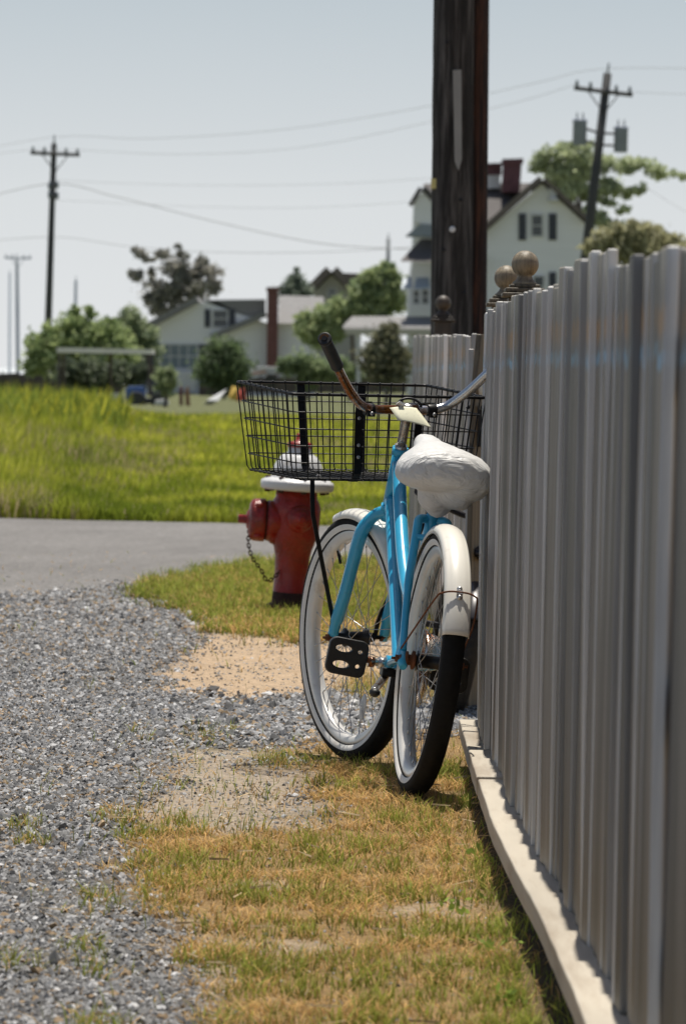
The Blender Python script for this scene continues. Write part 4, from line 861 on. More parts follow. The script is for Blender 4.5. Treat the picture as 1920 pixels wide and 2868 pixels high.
# taller weeds standing out of the field at the left
n = 2600; cx_ = rng.uniform(-1.15, -.68, 70); cy_ = rng.uniform(70, 112, 70); ci = rng.integers(0, 70, n)
y = cy_[ci] + rng.normal(0, .5, n); x = cx_[ci] * .0675 * cy_[ci] + rng.normal(0, .28, n); k = np.interp(cx_, [-1, 0], [1, .55])[ci]
cw = np.where((rng.random(70) < .35)[ci][:, None], np.array([.58, .56, .07]), np.array([.26, .32, .06])) * rng.uniform(.7, 1.25, (n, 1))
blades('tall_weeds', x, y, np.zeros(n), rng.uniform(.45, .95, n) * k, rng.uniform(.03, .07, n), rng.uniform(.05, .6, n), cw, M_field, 1.1, .86)
# pale bay water lying beyond the far yards
wm = bpy.data.materials.new('bay_water'); wm.use_nodes = True; t_ = wm.node_tree; pb = t_.nodes['Principled BSDF']; pb.inputs['Base Color'].default_value = (.60, .64, .66, 1); pb.inputs['Roughness'].default_value = .5
nz_ = t_.nodes.new('ShaderNodeTexNoise'); nz_.inputs['Scale'].default_value = .6; bp_ = t_.nodes.new('ShaderNodeBump'); bp_.inputs['Strength'].default_value = .12; t_.links.new(nz_.outputs[0], bp_.inputs['Height']); t_.links.new(bp_.outputs[0], pb.inputs['Normal'])
wv_ = [(x, y, .06) for y in (340, 700, 5900) for x in (-4900, -300, 300, 4900)]
wo = np_mesh('water', np.array(wv_, float), [4] * 6, np.array([[r * 4 + c, r * 4 + c + 1, r * 4 + c + 5, r * 4 + c + 4] for r in range(2) for c in range(3)]).ravel(), wm); tag(wo, kind='structure')
# ================================================================== FAR SCENERY
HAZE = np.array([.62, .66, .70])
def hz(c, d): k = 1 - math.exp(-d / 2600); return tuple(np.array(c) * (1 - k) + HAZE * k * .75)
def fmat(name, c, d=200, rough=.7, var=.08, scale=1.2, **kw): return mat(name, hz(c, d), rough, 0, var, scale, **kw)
M_leaf = attr_mat('leaf', .6, .42, 0, 0, .3)
M_bark = fmat('bark', (.11, .085, .065), 200)
def tree(name, label, d, blobs, base, n, size, c1, c2, trunk=None, group=None, cat='tree', gap=.0):
    """crown of many small leaf faces in clumps; blobs = (px, py, radius px) read at depth d"""
    t = empty(name, label, cat, group, loc=(*at(base[0], base[1], d).xy, 0)); L0 = Vector(t.location); s = F / d
    V, C = [], []; tot = sum(b[2] ** 2 for b in blobs)
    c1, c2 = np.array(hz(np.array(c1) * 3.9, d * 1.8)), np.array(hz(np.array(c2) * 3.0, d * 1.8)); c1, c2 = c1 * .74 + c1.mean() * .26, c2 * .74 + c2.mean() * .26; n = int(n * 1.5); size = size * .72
    for (px, py, r) in blobs:
        c = np.array(at(px, py, d)) - np.array(L0); rw = r / s; k = int(n * r * r / tot); ncl = max(4, int(k / 42))
        u = rng.normal(0, 1, (ncl, 3)); u /= np.linalg.norm(u, axis=1)[:, None]; cen = c + u * rw * (rng.uniform(.25, 1, (ncl, 1)) ** .55) * np.array([1, 1.0, .92])
        cb = rng.uniform(0, 1, ncl); ci = rng.integers(0, ncl, k); p = cen[ci] + rng.normal(0, rw * (.20 + .16 * cb[ci])[:, None], (k, 3)) * np.array([1.25, 1.25, .9])
        a = rng.normal(0, 1, (k, 3)); a /= np.linalg.norm(a, axis=1)[:, None]; b = np.cross(a, rng.normal(0, 1, (k, 3))); b /= np.linalg.norm(b, axis=1)[:, None]
        sz = size * rng.uniform(.6, 1.35, (k, 1)); V.append(np.stack([p - a * sz, p + b * sz * .6, p + a * sz, p - b * sz * .6], 1).reshape(-1, 3))
        mixv = np.clip(cb[ci] + rng.normal(0, .18, k), 0, 1)[:, None]; C.append(np.repeat(c1 * (1 - mixv) + c2 * mixv, 4, 0))
    V = np.concatenate(V); C = np.concatenate(C); nf = len(V) // 4
    np_mesh('crown', V, np.full(nf, 4), np.arange(4 * nf), M_leaf, C, parent=t)
    b = MB(); g0 = Vector((0, 0, -.1)); hub = trunk or (base[0], min(q[1] for q in blobs) * .4 + max(q[1] for q in blobs) * .6)
    hp_ = at(hub[0], hub[1], d) - L0; tr = max(.07, .045 * hp_.z); b.tube(spline([g0, g0.lerp(hp_, .5) + Vector((tr * .6, 0, 0)), hp_]), [tr * (1 - .45 * q / 12) for q in range(13)], 10)
    for (px, py, r) in sorted(blobs, key=lambda q: -q[2])[:9]:
        e_ = at(px, py, d) - L0; m = hp_.lerp(e_, .5) + Vector((0, 0, -.12 * (e_ - hp_).length)); b.tube(spline([hp_, m, e_]), [tr * .55 * (1 - .8 * q / 12) for q in range(13)], 7)
    b.build('trunk', M_bark, t); return t
def fp(d, pts): return [at(x, y, d) for x, y in pts]
def slab(mb, d, pts, depth, back=0.): mb.prism([p + Vector((0, back, 0)) for p in fp(d, pts)], (0, depth, 0))
def roofline(mb, d, line, th, depth, over=.3):
    """roof slabs of thickness th along a gable line (photo positions), running depth metres back"""
    P = fp(d, line)
    for a, b in zip(P, P[1:]):
        n = Vector((-(b.z - a.z), 0, b.x - a.x)).normalized()
        if n.z < 0: n = -n
        e = (b - a).normalized() * .0
        mb.prism([a - e + Vector((0, -over, 0)), b + e + Vector((0, -over, 0)), b + e + n * th + Vector((0, -over, 0)), a - e + n * th + Vector((0, -over, 0))], (0, depth + over, 0))
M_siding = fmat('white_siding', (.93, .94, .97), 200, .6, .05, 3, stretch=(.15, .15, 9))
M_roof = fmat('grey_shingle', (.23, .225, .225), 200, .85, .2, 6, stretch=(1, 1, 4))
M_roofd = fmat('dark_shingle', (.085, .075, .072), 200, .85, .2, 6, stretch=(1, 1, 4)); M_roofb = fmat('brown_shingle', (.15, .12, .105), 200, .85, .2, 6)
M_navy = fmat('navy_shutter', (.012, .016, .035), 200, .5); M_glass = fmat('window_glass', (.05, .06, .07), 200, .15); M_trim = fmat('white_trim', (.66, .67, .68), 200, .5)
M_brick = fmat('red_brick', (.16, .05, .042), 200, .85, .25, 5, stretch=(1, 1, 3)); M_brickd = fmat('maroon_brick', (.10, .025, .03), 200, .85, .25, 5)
def window(d, parent, x0, x1, y0, y1, fr=3.5, mull=1, shut=None, glass=None):
    b = MB(); slab(b, d, [(x0, y0), (x1, y0), (x1, y1), (x0, y1)], .04, -.05); w = b.build('window', glass or M_glass, parent)
    f = MB()
    for q in ((x0 - fr, y0 - fr, x1 + fr, y0), (x0 - fr, y1, x1 + fr, y1 + fr), (x0 - fr, y0, x0, y1), (x1, y0, x1 + fr, y1)): slab(f, d, [(q[0], q[1]), (q[2], q[1]), (q[2], q[3]), (q[0], q[3])], .07, -.08)
    f.build('frame', M_trim, w)
    m_ = MB(); ym = (y0 + y1) / 2; slab(m_, d, [(x0, ym - 1.5), (x1, ym - 1.5), (x1, ym + 1.5), (x0, ym + 1.5)], .05, -.075)
    for k in range(1, mull): xm = x0 + (x1 - x0) * k / mull; slab(m_, d, [(xm - 1.5, y0), (xm + 1.5, y0), (xm + 1.5, y1), (xm - 1.5, y1)], .045, -.072)
    m_.build('sash_bar', M_trim, w)
    return w
def shutter(d, parent, x0, x1, y0, y1): b = MB(); slab(b, d, [(x0, y0), (x1, y0), (x1, y1), (x0, y1)], .05, -.06); return b.build('shutter', M_navy, parent)
# --- the white cottage in the middle distance
d = 235; g = empty('cottage', 'white cottage with grey roof and tall red brick chimney in the middle distance', 'house', loc=(*at(600, 1090, d).xy, 0))
def root_parent(root, objs):
    for o in objs: o.parent = root; o.matrix_parent_inverse = root.matrix_world.inverted()
def start(): return set(bpy.data.objects)
def finish(root, before):
    bpy.context.view_layer.update(); inv = root.matrix_world.inverted()
    for o in set(bpy.data.objects) - before - {root}:
        if o.parent is None or o.parent == root: o.parent = root; o.matrix_parent_inverse = inv
b0 = start()
b = MB(); slab(b, d, [(402, 930), (556, 848), (610, 846), (660, 872), (747, 905), (880, 905), (880, 1110), (402, 1110)], 9); b.build('wall', M_siding)
b = MB(); roofline(b, d, [(392, 934), (558, 845)], .28, 9.5, .6); roofline(b, d, [(595, 951), (748, 886)], .25, .9, .5)
P = fp(d, [(556, 838), (742, 838), (742, 892), (600, 950), (690, 888)]); b.prism(fp(d, [(558, 840), (742, 838), (742, 890), (690, 886), (640, 868)]), (0, 1.2, 0)); P = fp(d, [(780, 832), (905, 836), (905, 908), (780, 906)]); b.prism([p + Vector((0, 2.5 if i < 2 else -.6, 0)) for i, p in enumerate(P)], (0, .3, .12)); b.build('roof', M_roof)
b = MB(); slab(b, d, [(749, 812), (779, 812), (777, 1085), (746, 1085)], 1.0, -.7); slab(b, d, [(746, 805), (783, 805), (783, 815), (746, 815)], 1.2, -.8); b.build('chimney', M_brick)
window(d, None, 598, 636, 870, 915, 3); shutter(d, None, 573, 589, 866, 917); shutter(d, None, 641, 659, 866, 912)
window(d, None, 452, 552, 966, 1030, 4, 4, glass=fmat('hazy_glass', (.15, .20, .24), d, .2)); shutter(d, None, 557, 575, 964, 1030)
b = MB(); slab(b, d, [(480, 1042), (550, 1042), (550, 1100), (480, 1100)], .6, -.8); b.build('porch_step', M_trim)
finish(g, b0)
# --- brown-roofed house peeking over the trees
d = 300; g = empty('far_house', 'beige house with dark brown gable roof peeking over the trees', 'house', loc=(*at(945, 1080, d).xy, 0)); b0 = start()
b = MB(); slab(b, d, [(878, 820), (928, 768), (985, 822), (1010, 822), (1010, 1080), (878, 1080)], 8); b.build('wall', fmat('beige_wall', (.36, .35, .32), d))
b = MB(); roofline(b, d, [(868, 824), (928, 762), (990, 826)], .45, 9, .6); P = fp(d, [(930, 763), (1060, 768), (1060, 826), (988, 826)]); b.prism(P, (0, 1, 0)); b.build('roof', M_roofb)
window(d, None, 918, 940, 812, 835, 2); finish(g, b0)
# --- the big white house on the right
d = 190; g = empty('farmhouse', 'big white house with navy shutters and maroon chimneys behind the utility pole', 'house', loc=(*at(1480, 1090, d).xy, 0)); b0 = start()
b = MB(); slab(b, d, [(1352, 655), (1516, 514), (1636, 625), (1628, 1110), (1345, 1110)], 10); b.build('wall', M_siding)
b = MB(); roofline(b, d, [(1340, 664), (1517, 507)], .22, 10.5, .45); roofline(b, d, [(1517, 507), (1648, 628)], .16, 10.5, .45); b.build('roof', M_roofb)
b = MB(); P = fp(d, [(1190, 512), (1500, 510), (1352, 650), (1190, 640)]); b.prism([P[0] + Vector((0, 4.5, 0)), P[1] + Vector((0, 4.5, 0)), P[2] + Vector((0, .5, 0)), P[3] + Vector((0, .5, 0))], (0, .3, .15)); b.build('side_roof', M_roofd)
b = MB(); slab(b, d, [(1165, 560), (1345, 640), (1345, 1110), (1146, 1110), (1146, 800), (1160, 700)], 8, 1.2); b.build('side_wall', M_siding)
b = MB(); slab(b, d, [(1160, 620), (1160, 566), (1182, 536), (1215, 575), (1215, 640)], 1.5, -.2); b.build('dormer', M_siding)
b = MB(); roofline(b, d, [(1155, 575), (1182, 530), (1225, 578)], .16, 1.9, .35); b.build('dormer_roof', M_roofd)
b = MB(); P = fp(d, [(1175, 630), (1345, 640), (1345, 668), (1135, 664)]); b.prism(P, (0, -.25, .04)); b.build('eave_roof', fmat('blue_grey_roof', (.26, .30, .35), d))
b = MB(); P = fp(d, [(1180, 672), (1345, 680), (1345, 735), (1122, 735)]); b.prism([P[0] + Vector((0, 1, 0)), P[1] + Vector((0, 1, 0)), P[2] + Vector((0, -1.2, 0)), P[3] + Vector((0, -1.2, 0))], (0, .2, .08)); b.build('porch_roof', M_roofd)
for x0, x1 in ((1122, 1152), (1158, 1202)):
    b = MB(); P = fp(d, [(x0 + 6, 782), (x1 - 2, 780), (x1, 808), (x0, 812)]); b.prism([P[0], P[1], P[2] + Vector((0, -.8, 0)), P[3] + Vector((0, -.8, 0))], (0, .05, .06)); b.build('awning', fmat('pale_blue_awning', (.48, .55, .62), d, .5))
window(d, None, 1158, 1172, 815, 850, 2.5); window(d, None, 1182, 1198, 812, 850, 2.5)
b = MB(); P = fp(d, [(985, 893), (1340, 893), (1340, 925), (960, 922)]); b.prism([P[0] + Vector((0, .5, 0)), P[1] + Vector((0, .5, 0)), P[2] + Vector((0, -2.2, 0)), P[3] + Vector((0, -2.2, 0))], (0, .15, .1)); b.build('veranda_roof', M_roof)
b = MB(); slab(b, d, [(965, 922), (1340, 924), (1340, 940), (965, 938)], .2, -2.2); slab(b, d, [(1150, 940), (1340, 940), (1340, 1110), (1150, 1110)], .3, .4); b.build('veranda_beam', fmat('cream_trim', (.50, .48, .40), d, .5))
for x in (1003, 1080, 1148): b = MB(); slab(b, d, [(x - 6, 936), (x + 6, 936), (x + 6, 1100), (x - 6, 1100)], .16, -2.1); b.build('veranda_post', M_trim)
b = MB(); slab(b, d, [(1362, 452), (1412, 450), (1412, 478), (1362, 480)], 1.2, 3.8); slab(b, d, [(1360, 446), (1414, 444), (1414, 452), (1360, 454)], 1.3, 3.7); b.build('chimney', M_brickd)
b = MB(); slab(b, d, [(1366, 480), (1408, 478), (1408, 516), (1366, 518)], 1.1, 3.85); b.build('chimney_base', M_trim)
b = MB(); slab(b, d, [(1416, 446), (1468, 444), (1462, 530), (1412, 530)], 1.2, 3.0); slab(b, d, [(1413, 436), (1472, 434), (1472, 447), (1413, 449)], 1.3, 2.9); b.build('chimney', M_brickd)
window(d, None, 1489, 1516, 604, 660, 5); shutter(d, None, 1451, 1472, 598, 673); shutter(d, None, 1535, 1557, 598, 673)
window(d, None, 1494, 1520, 775, 830, 4); shutter(d, None, 1536, 1556, 762, 830)
b = MB(); c = at(1546, 560, d); b.sphere((c.x, c.y - .4, c.z), .2, 10, (1.1, .8, .6)); b.box((c.x, c.y - .15, c.z + .28), (.25, .4, .3)); b.build('gable_lamp', M_trim)
finish(g, b0)
# --- utility poles
M_pole = mat('creosote_pole', (.017, .0145, .013), .85, 0, .5, 30, (1, 1, .06), bump=1.0, bscale=60, bstretch=(1, 1, .05), col2=(.115, .105, .098), c2lo=.46, c2hi=.66, c2scale=34)
M_pole2 = mat('brown_half_pole', (.018, .008, .006), .85, 0, .5, 30, (1, 1, .06), bump=1.0, bscale=60, bstretch=(1, 1, .05), col2=(.11, .04, .02), c2lo=.48, c2hi=.66, c2scale=34)
M_galv = mat('grey_wood_strip', (.30, .30, .29), .6, .1, .1, 6)
D = 30.5; g = empty('utility_pole', 'massive dark brown utility pole rising behind the end of the fence', 'utility pole', loc=(*at(1262, 1560, D).xy, 0)); b0 = start()
A_, B_ = at(1262, 1560, D), at(1272, -260, D); A_.z = -.3; rr = .131
b = MB(); n = 30; b.tube([A_.lerp(B_, k / n) + Vector((random.gauss(0, .0012), 0, 0)) for k in range(n + 1)], [rr * (1 - .07 * k / n) for k in range(n + 1)], 28); b.build('pole', M_pole)
a2, b2 = at(1328, 1560, D) + Vector((0, .045, 0)), at(1341, -260, D) + Vector((0, .045, 0)); a2.z = -.3
b = MB(); b.tube([a2.lerp(b2, k / n) for k in range(n + 1)], [.066] * (n + 1), 20); b.build('pole_brace', M_pole2)
b = MB(); pts = fp(D - rr - .004, [(1267, 197), (1291, 195), (1292, 448), (1283, 478), (1272, 452)]); b.prism(pts, (0, -.012, 0)); b.build('cable_guard', M_galv)
p = at(1266, 642, D - rr - .002); b = MB(); b.lathe([(.019, 0), (.018, .004), (.012, .007), (0, .007)], 16, p, (0, -1, 0)); b.build('inspection_disc', M_trim)
p = at(1212, 515, D - .02); b = MB(); b.box((p.x + .008, p.y - .03, p.z), (.042, .05, .06)); b.build('yellow_tag', mat('yellow_tag', (.62, .55, .22), .6))
for px, py in ((1240, 700), (1300, 820), (1290, 560), (1250, 120)):
    p = at(px, py, D - rr + .006); b = MB(); b.lathe([(.012, 0), (.012, .006), (.004, .010)], 6, p, (0, -1, 0)); b.build('bolt', M_iron)
finish(g, b0)
M_gpole = mat('far_pole_wood', hz((.050, .048, .050), 200), .85, 0, .25, 3, (1, 1, .1)); M_ins = fmat('insulator_grey', (.20, .23, .26), 200, .4); M_can = mat('transformer_grey', hz((.25, .29, .40), 200), .4, 0, .08, 3)
def power_pole(label, d, top, bot, rtop, rbot, arm=None, extra=None, mtl=None):
    g = empty('power_pole', label, 'power pole', 'wooden power poles along the far street', loc=(*at(bot[0], bot[1], d).xy, 0)); b0 = start(); a, b_ = at(*bot, d), at(*top, d); a = a + (a - b_).normalized() * 1.0
    b = MB(); b.tube([a, a.lerp(b_, .5), b_], [rbot, (rbot + rtop) / 2, rtop], 14); b.build('pole', mtl or M_gpole)
    b = MB(); b.tube([b_, b_ + (b_ - a).normalized() * .35], .035, 8); b.build('top_insulator', M_ins)
    if arm:
        (x0, y0), (x1, y1) = arm; p, q = at(x0, y0, d - rbot - .05), at(x1, y1, d - rbot - .05); b = MB(); b.tube([p, q], .075, 4, True, 1.0, (0, 0, 1)); b.build('crossarm', mtl or M_gpole)
        ax = at((x0 + x1) / 2, (y0 + y1) / 2 + F / d * .75, d)
        for t in (.22, .78):
            b = MB(); b.tube([p.lerp(q, t), ax + Vector((0, -rbot, 0))], .022, 6); b.build('brace', mtl or M_gpole)
        for t in (.05, .28, .72, .95):
            c = p.lerp(q, t); b = MB(); b.lathe([(.05, .05), (.065, .10), (.05, .16), (.06, .20), (.03, .27)], 10, c); b.build('insulator', M_ins)
    if extra: extra(d)
    finish(g, b0); return g
def ex_left(d):
    for k, (x, y) in enumerate(((140, 520), (160, 518), (140, 545), (160, 548))): c = at(x, y, d - .2); b = MB(); b.lathe([(.07, -.15), (.08, 0), (.07, .15)], 8, c); b.build('insulator', M_ins)
power_pole('tall dark power pole with a single crossarm at the left above the bushes', 210, (152, 402), (130, 1085), .115, .165, ((86, 428), (224, 434)), ex_left)
def ex_right(d):
    for px, py, hh in ((1622, 372, 1.0), (1737, 392, .98)):
        c = at(px, py, d - .1); t = MB(); t.lathe([(.20, -.42), (.235, -.40), (.235, .36), (.255, .38), (.255, .42), (.22, .45)], 18, c); o = t.build('transformer', M_can)
        for dx in (-.1, .1): q = MB(); q.lathe([(.025, .45), (.035, .52), (.022, .58), (.03, .62), (.01, .70)], 8, c + Vector((dx, 0, 0))); q.build('bushing', M_ins, o)
        h = MB(); m = at(1675, 385, d); h.tube([c + Vector((0, 0, .2)), m + Vector((0, 0, .15))], .04, 6); h.tube([c + Vector((0, 0, -.2)), m + Vector((0, 0, -.25))], .04, 6); h.build('transformer_bracket', M_gpole, o)
power_pole('leaning power pole carrying two grey transformers at the right above the fence', 172, (1700, 205), (1622, 860), .14, .19, ((1606, 246), (1770, 266)), ex_right)
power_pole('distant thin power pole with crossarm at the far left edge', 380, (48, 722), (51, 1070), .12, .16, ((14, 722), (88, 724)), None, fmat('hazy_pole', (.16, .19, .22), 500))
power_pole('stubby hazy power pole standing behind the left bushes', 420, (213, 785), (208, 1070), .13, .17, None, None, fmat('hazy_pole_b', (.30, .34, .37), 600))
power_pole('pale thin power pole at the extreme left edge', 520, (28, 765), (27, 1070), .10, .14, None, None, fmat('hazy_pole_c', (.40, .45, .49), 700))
power_pole('short power pole top showing above the trees left of the large utility pole', 330, (1087, 668), (1083, 1000), .13, .17, None, None, fmat('hazy_pole_d', (.20, .22, .24), 400))
# --- wires
M_wire = fmat('wire', (.46, .47, .49), 500, .6)
def wire_line(pts, r, label):
    P = [at(x, y, dd) for x, y, dd in pts]; b = MB(); b.tube(spline(P, 8), r * .62, 5, False); o = b.build('power_line', M_wire); tag(o, label, 'power line', 'overhead wires across the sky')
wire_line([(-200, 450, 205), (152, 384, 210), (420, 388, 205), (800, 362, 190), (1210, 295, 180), (1500, 232, 174), (1702, 192, 172), (2200, 196, 160)], .016, 'topmost overhead wire joining the tops of the left pole and the leaning pole')
wire_line([(-200, 470, 205), (90, 420, 210), (500, 432, 203), (850, 412, 190), (1210, 340, 180), (1450, 285, 175), (1612, 236, 172)], .014, 'overhead wire sagging from the left pole crossarm to the left end of the leaning crossarm')
wire_line([(-200, 600, 205), (130, 516, 210), (330, 552, 208), (600, 620, 205), (900, 682, 200), (1190, 700, 200)], .030, 'thick cable running down from the middle of the left pole towards the right')
wire_line([(-200, 690, 205), (145, 664, 210), (360, 690, 208), (600, 706, 205), (900, 706, 200), (1200, 690, 195)], .020, 'low overhead cable crossing behind the dark gnarled tree')
wire_line([(150, 505, 210), (500, 518, 205), (900, 516, 195), (1230, 498, 185)], .012, 'faint overhead wire at mid height between the left pole and the utility pole')
wire_line([(150, 560, 210), (600, 580, 205), (900, 580, 200), (1230, 560, 185)], .011, 'faint overhead wire just above the sagging thick cable')
wire_line([(1768, 258, 172), (2000, 268, 165), (2300, 290, 160)], .014, 'short overhead wire leaving the right end of the leaning crossarm')
wire_line([(1800, 520, 180), (1880, 570, 178), (2000, 640, 176)], .014, 'thin wire slanting down at the right edge beside the green tree')
# --- trees, shrubs
G1, G2 = (.065, .10, .025), (.17, .21, .055)
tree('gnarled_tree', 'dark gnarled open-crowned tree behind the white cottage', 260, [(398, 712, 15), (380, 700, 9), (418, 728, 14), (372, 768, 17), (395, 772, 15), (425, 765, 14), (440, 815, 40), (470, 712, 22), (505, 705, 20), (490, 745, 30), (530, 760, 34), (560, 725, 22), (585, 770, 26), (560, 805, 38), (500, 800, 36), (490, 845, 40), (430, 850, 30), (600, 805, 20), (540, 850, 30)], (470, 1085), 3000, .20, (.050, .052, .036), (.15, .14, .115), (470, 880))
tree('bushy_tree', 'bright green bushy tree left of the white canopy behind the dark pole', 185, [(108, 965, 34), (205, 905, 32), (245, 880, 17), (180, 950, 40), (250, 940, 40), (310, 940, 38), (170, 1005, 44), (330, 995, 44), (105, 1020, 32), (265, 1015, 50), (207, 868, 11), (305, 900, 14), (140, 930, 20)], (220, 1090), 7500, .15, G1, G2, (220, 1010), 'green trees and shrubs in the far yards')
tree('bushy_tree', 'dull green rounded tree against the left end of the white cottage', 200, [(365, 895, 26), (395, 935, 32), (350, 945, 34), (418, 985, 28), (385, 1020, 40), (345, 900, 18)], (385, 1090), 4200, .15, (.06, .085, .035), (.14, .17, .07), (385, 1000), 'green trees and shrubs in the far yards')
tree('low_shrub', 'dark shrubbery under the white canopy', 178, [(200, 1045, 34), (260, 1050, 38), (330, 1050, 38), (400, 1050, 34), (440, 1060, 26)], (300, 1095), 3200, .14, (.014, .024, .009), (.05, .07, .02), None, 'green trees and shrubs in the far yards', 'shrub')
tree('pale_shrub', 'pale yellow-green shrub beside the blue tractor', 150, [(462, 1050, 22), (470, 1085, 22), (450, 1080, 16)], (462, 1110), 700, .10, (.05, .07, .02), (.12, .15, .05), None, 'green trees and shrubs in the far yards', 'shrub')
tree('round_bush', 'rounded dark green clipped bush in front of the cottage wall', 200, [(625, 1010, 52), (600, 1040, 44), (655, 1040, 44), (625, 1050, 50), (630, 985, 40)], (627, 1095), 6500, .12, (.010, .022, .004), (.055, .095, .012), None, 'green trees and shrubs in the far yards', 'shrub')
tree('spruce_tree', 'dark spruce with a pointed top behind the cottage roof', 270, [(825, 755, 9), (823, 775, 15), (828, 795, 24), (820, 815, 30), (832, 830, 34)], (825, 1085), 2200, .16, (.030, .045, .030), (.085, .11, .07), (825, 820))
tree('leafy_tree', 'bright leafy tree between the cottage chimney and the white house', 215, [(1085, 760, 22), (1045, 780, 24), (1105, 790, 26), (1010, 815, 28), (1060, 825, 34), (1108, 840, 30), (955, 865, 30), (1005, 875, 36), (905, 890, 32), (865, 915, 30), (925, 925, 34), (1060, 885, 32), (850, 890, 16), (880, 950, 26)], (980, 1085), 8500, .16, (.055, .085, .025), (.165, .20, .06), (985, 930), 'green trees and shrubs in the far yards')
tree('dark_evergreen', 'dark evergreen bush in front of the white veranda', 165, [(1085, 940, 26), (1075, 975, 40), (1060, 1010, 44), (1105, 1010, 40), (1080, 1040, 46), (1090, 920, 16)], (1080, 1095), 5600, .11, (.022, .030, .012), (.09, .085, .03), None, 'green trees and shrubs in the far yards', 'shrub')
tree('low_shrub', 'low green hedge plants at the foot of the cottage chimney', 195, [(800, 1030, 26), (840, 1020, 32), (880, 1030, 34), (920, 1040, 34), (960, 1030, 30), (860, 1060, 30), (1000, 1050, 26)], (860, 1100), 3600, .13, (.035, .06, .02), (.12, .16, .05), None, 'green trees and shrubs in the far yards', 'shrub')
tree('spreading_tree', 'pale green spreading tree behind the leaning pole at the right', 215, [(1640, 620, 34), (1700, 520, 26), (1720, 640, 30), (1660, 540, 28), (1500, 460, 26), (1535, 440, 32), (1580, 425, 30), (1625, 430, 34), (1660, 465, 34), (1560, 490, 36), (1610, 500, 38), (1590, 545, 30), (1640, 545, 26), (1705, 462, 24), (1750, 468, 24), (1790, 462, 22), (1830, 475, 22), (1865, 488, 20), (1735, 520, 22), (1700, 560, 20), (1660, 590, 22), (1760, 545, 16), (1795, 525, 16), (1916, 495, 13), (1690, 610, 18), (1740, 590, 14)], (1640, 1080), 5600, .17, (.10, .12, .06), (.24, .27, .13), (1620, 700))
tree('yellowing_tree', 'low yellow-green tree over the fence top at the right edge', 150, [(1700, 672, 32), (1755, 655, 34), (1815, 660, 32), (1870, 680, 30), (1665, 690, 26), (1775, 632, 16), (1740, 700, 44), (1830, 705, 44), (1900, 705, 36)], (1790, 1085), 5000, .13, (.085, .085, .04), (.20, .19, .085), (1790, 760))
# --- low things across the far end of the field
M_lowf = fmat('brown_board', (.085, .062, .052), 230, .85, .25, 2)
for x0, x1, y0, y1, d, lab in ((-120, 345, 1046, 1120, 225, 'low dark brown fence along the far edge of the field at the left'), (560, 690, 1066, 1112, 228, 'low rusty brown fence in front of the cottage bush'), (690, 1180, 1058, 1100, 226, 'low dark fence in front of the veranda')):
    g = empty('low_fence', lab, 'fence', 'low fences at the far side of the field', loc=(*at(x0, y1, d).xy, 0)); b0 = start(); w_ = (x1 - x0) / max(4, int((x1 - x0) / 40))
    x = x0
    while x < x1 - 1:
        b = MB(); slab(b, d, [(x, y0 + random.uniform(-3, 3)), (x + w_ - 2, y0 + random.uniform(-3, 3)), (x + w_ - 2, y1), (x, y1)], .06); b.build('panel', M_lowf)
        b = MB(); slab(b, d, [(x - 2.5, y0 - 6), (x + 2.5, y0 - 6), (x + 2.5, y1 + 4), (x - 2.5, y1 + 4)], .12, -.14); b.build('post', M_lowf); x += w_
    finish(g, b0)
d = 172; g = empty('carport', 'long flat white canopy roof on dark posts in front of the bushes', 'canopy', loc=(*at(290, 1095, d).xy, 0)); b0 = start()
b = MB(); slab(b, d, [(160, 973), (424, 979), (425, 992), (159, 987)], 3.0); b.build('canopy_roof', fmat('weathered_white_canopy', (.90, .87, .80), d, .6, .10))
for x, dd in ((166, .1), (418, .1), (166, 2.8), (418, 2.8), (300, 2.8)): b = MB(); slab(b, d, [(x - 4, 988), (x + 4, 988), (x + 4, 1110), (x - 4, 1110)], .09, dd); b.build('post', M_lowf)
b = MB(); slab(b, d, [(408, 990), (428, 990), (428, 1022), (408, 1022)], .3, .3); b.build('gutter_box', M_navy); finish(g, b0)
M_carw = fmat('white_car_paint', (.62, .64, .66), 250, .3); M_rub = fmat('far_rubber', (.02, .02, .02), 200, .8); M_bluep = fmat('blue_machine_paint', (.035, .12, .38), 150, .4)
def lumps(name, label, cat, d, base, specs, group=None):
    g = empty(name, label, cat, group, loc=(*at(base[0], base[1], d).xy, 0)); b0 = start()
    for nm, m, fn in specs: b = MB(); fn(b); b.build(nm, m, None, .03)
    finish(g, b0)
d = 250
def wheel_(d, px, py, r, w=.22, dy=-.2):
    def f(b): c = at(px, py, d); b.lathe([(r * .55, -w / 2), (r, -w / 2), (r, w / 2), (r * .55, w / 2)], 18, (c.x, c.y + dy, c.z), (0, 1, 0))
    return f
lumps('parked_car', 'white car parked beyond the low fence at the left', 'car', d, (95, 1085), [('body', M_carw, lambda b: slab(b, d, [(52, 1082), (52, 1056), (75, 1050), (122, 1050), (134, 1060), (134, 1082)], 1.7)), ('cabin', fmat('car_glass', (.30, .34, .38), d, .2), lambda b: slab(b, d, [(72, 1051), (84, 1034), (112, 1034), (124, 1051)], 1.4, .15)), ('wheel', M_rub, wheel_(d, 68, 1082, .3)), ('wheel', M_rub, wheel_(d, 118, 1082, .3))])
d = 158
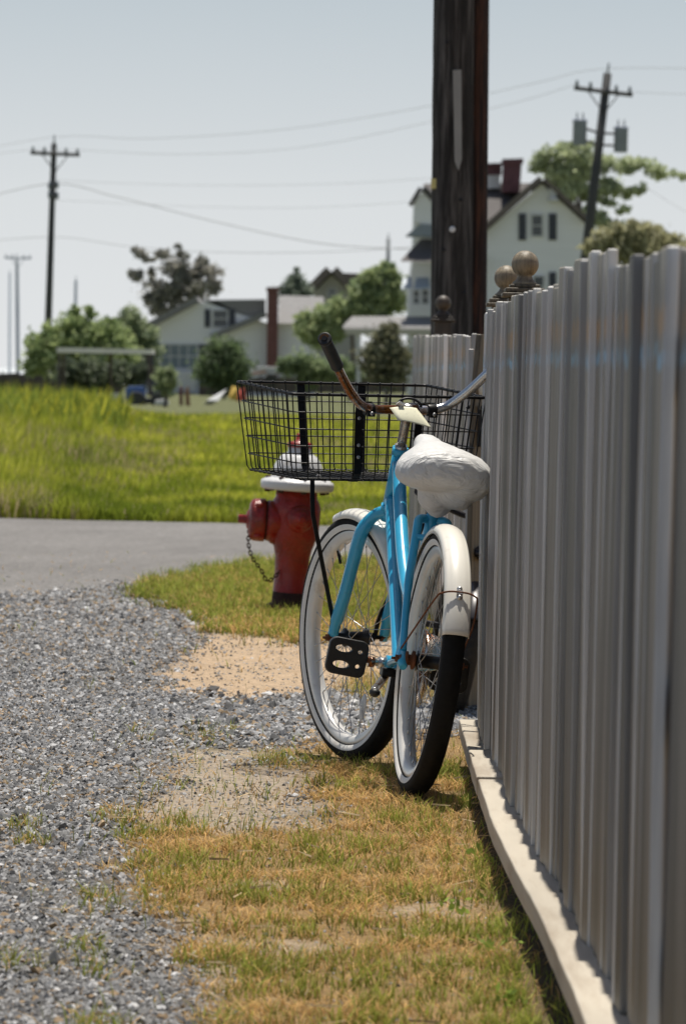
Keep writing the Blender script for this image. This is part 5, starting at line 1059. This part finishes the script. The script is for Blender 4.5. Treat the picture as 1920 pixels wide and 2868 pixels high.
lumps('lawn_tractor', 'small blue tractor parked in the far grass beside the brown posts', 'tractor', d, (390, 1140), [('hood', M_bluep, lambda b: slab(b, d, [(352, 1120), (352, 1090), (362, 1082), (404, 1082), (408, 1120)], .8)), ('seat', M_navy, lambda b: slab(b, d, [(424, 1104), (422, 1060), (432, 1056), (440, 1070), (442, 1104)], .5, .15)), ('fender', M_bluep, lambda b: slab(b, d, [(428, 1118), (432, 1092), (450, 1082), (466, 1096), (468, 1118)], .9)), ('chassis', M_navy, lambda b: slab(b, d, [(360, 1132), (360, 1116), (462, 1114), (462, 1130)], .5, .2)), ('wheel', M_rub, wheel_(d, 384, 1124, .30)), ('wheel', M_rub, wheel_(d, 446, 1122, .27)), ('steering_wheel', M_navy, lambda b: b.tube([at(404, 1086, d), at(414, 1066, d)], .03, 8))])
lumps('white_tub', 'white plastic tub in the grass at the front of the blue tractor', 'tub', d, (328, 1140), [('tub', M_trim, lambda b: b.lathe([(.14, -.2), (.19, .2), (.21, .22), (.17, .2), (.12, -.15)], 14, at(328, 1120, d - 1)))])
lumps('white_box', 'low pale box lying in the grass under the blue tractor', 'box', d, (455, 1140), [('box', M_trim, lambda b: slab(b, d - 2, [(432, 1134), (436, 1120), (470, 1118), (474, 1134)], .5))])
lumps('wooden_post', 'rusty brown wooden post standing in the grass right of the blue tractor', 'post', d, (507, 1150), [('board', M_brick, lambda b: slab(b, d, [(502, 1150), (502, 1086), (507, 1082), (512, 1086), (512, 1150)], .2))])
lumps('wooden_post', 'orange brown leaning post beside the rusty post near the tractor', 'post', d, (526, 1150), [('board', fmat('orange_board', (.28, .14, .07), d), lambda b: slab(b, d, [(520, 1145), (518, 1092), (528, 1080), (534, 1145)], .2))])
d = 165
lumps('overturned_boat', 'white overturned skiff leaning in the grass left of the red tent', 'boat', d, (600, 1135), [('hull', M_trim, lambda b: b.add([at(570, 1132, d), at(578, 1122, d - .3), at(632, 1094, d), at(637, 1088, d + .2), at(612, 1124, d - .3), at(585, 1136, d), at(600, 1108, d + .5), at(590, 1134, d + .6)], [(0, 1, 5), (1, 2, 4), (1, 4, 5), (2, 3, 4), (2, 6, 3), (0, 6, 1), (1, 6, 2), (0, 7, 6), (0, 5, 7), (5, 4, 7), (4, 3, 6), (4, 6, 7)], False))])
lumps('play_tent', 'small red and yellow play tent behind the left end of the basket', 'tent', d, (665, 1135), [('red_panel', fmat('red_cloth', (.50, .06, .035), d), lambda b: b.add([at(660, 1124, d), at(692, 1122, d), at(684, 1084, d), at(668, 1094, d + .4)], [(0, 1, 2), (0, 2, 3)], False)), ('yellow_panel', fmat('yellow_cloth', (.60, .40, .06), d), lambda b: b.add([at(640, 1116, d), at(664, 1124, d), at(668, 1086, d), at(650, 1080, d + .4)], [(0, 1, 2), (0, 2, 3)], False))])
d = 205
lumps('small_boat', 'white motor boat with a red stripe on a trailer below the brick chimney', 'boat', d, (737, 1090), [('hull', M_trim, lambda b: slab(b, d, [(698, 1052), (706, 1034), (728, 1027), (778, 1028), (776, 1046), (760, 1050), (742, 1046)], 1.6)), ('stripe', fmat('boat_stripe', (.45, .22, .18), d), lambda b: slab(b, d, [(704, 1050), (708, 1044), (744, 1038), (744, 1044)], .05, -.06)), ('trailer', M_navy, lambda b: slab(b, d, [(745, 1052), (775, 1050), (775, 1058), (745, 1058)], 1.2, .2)), ('wheel', M_rub, wheel_(d, 760, 1066, .28))])
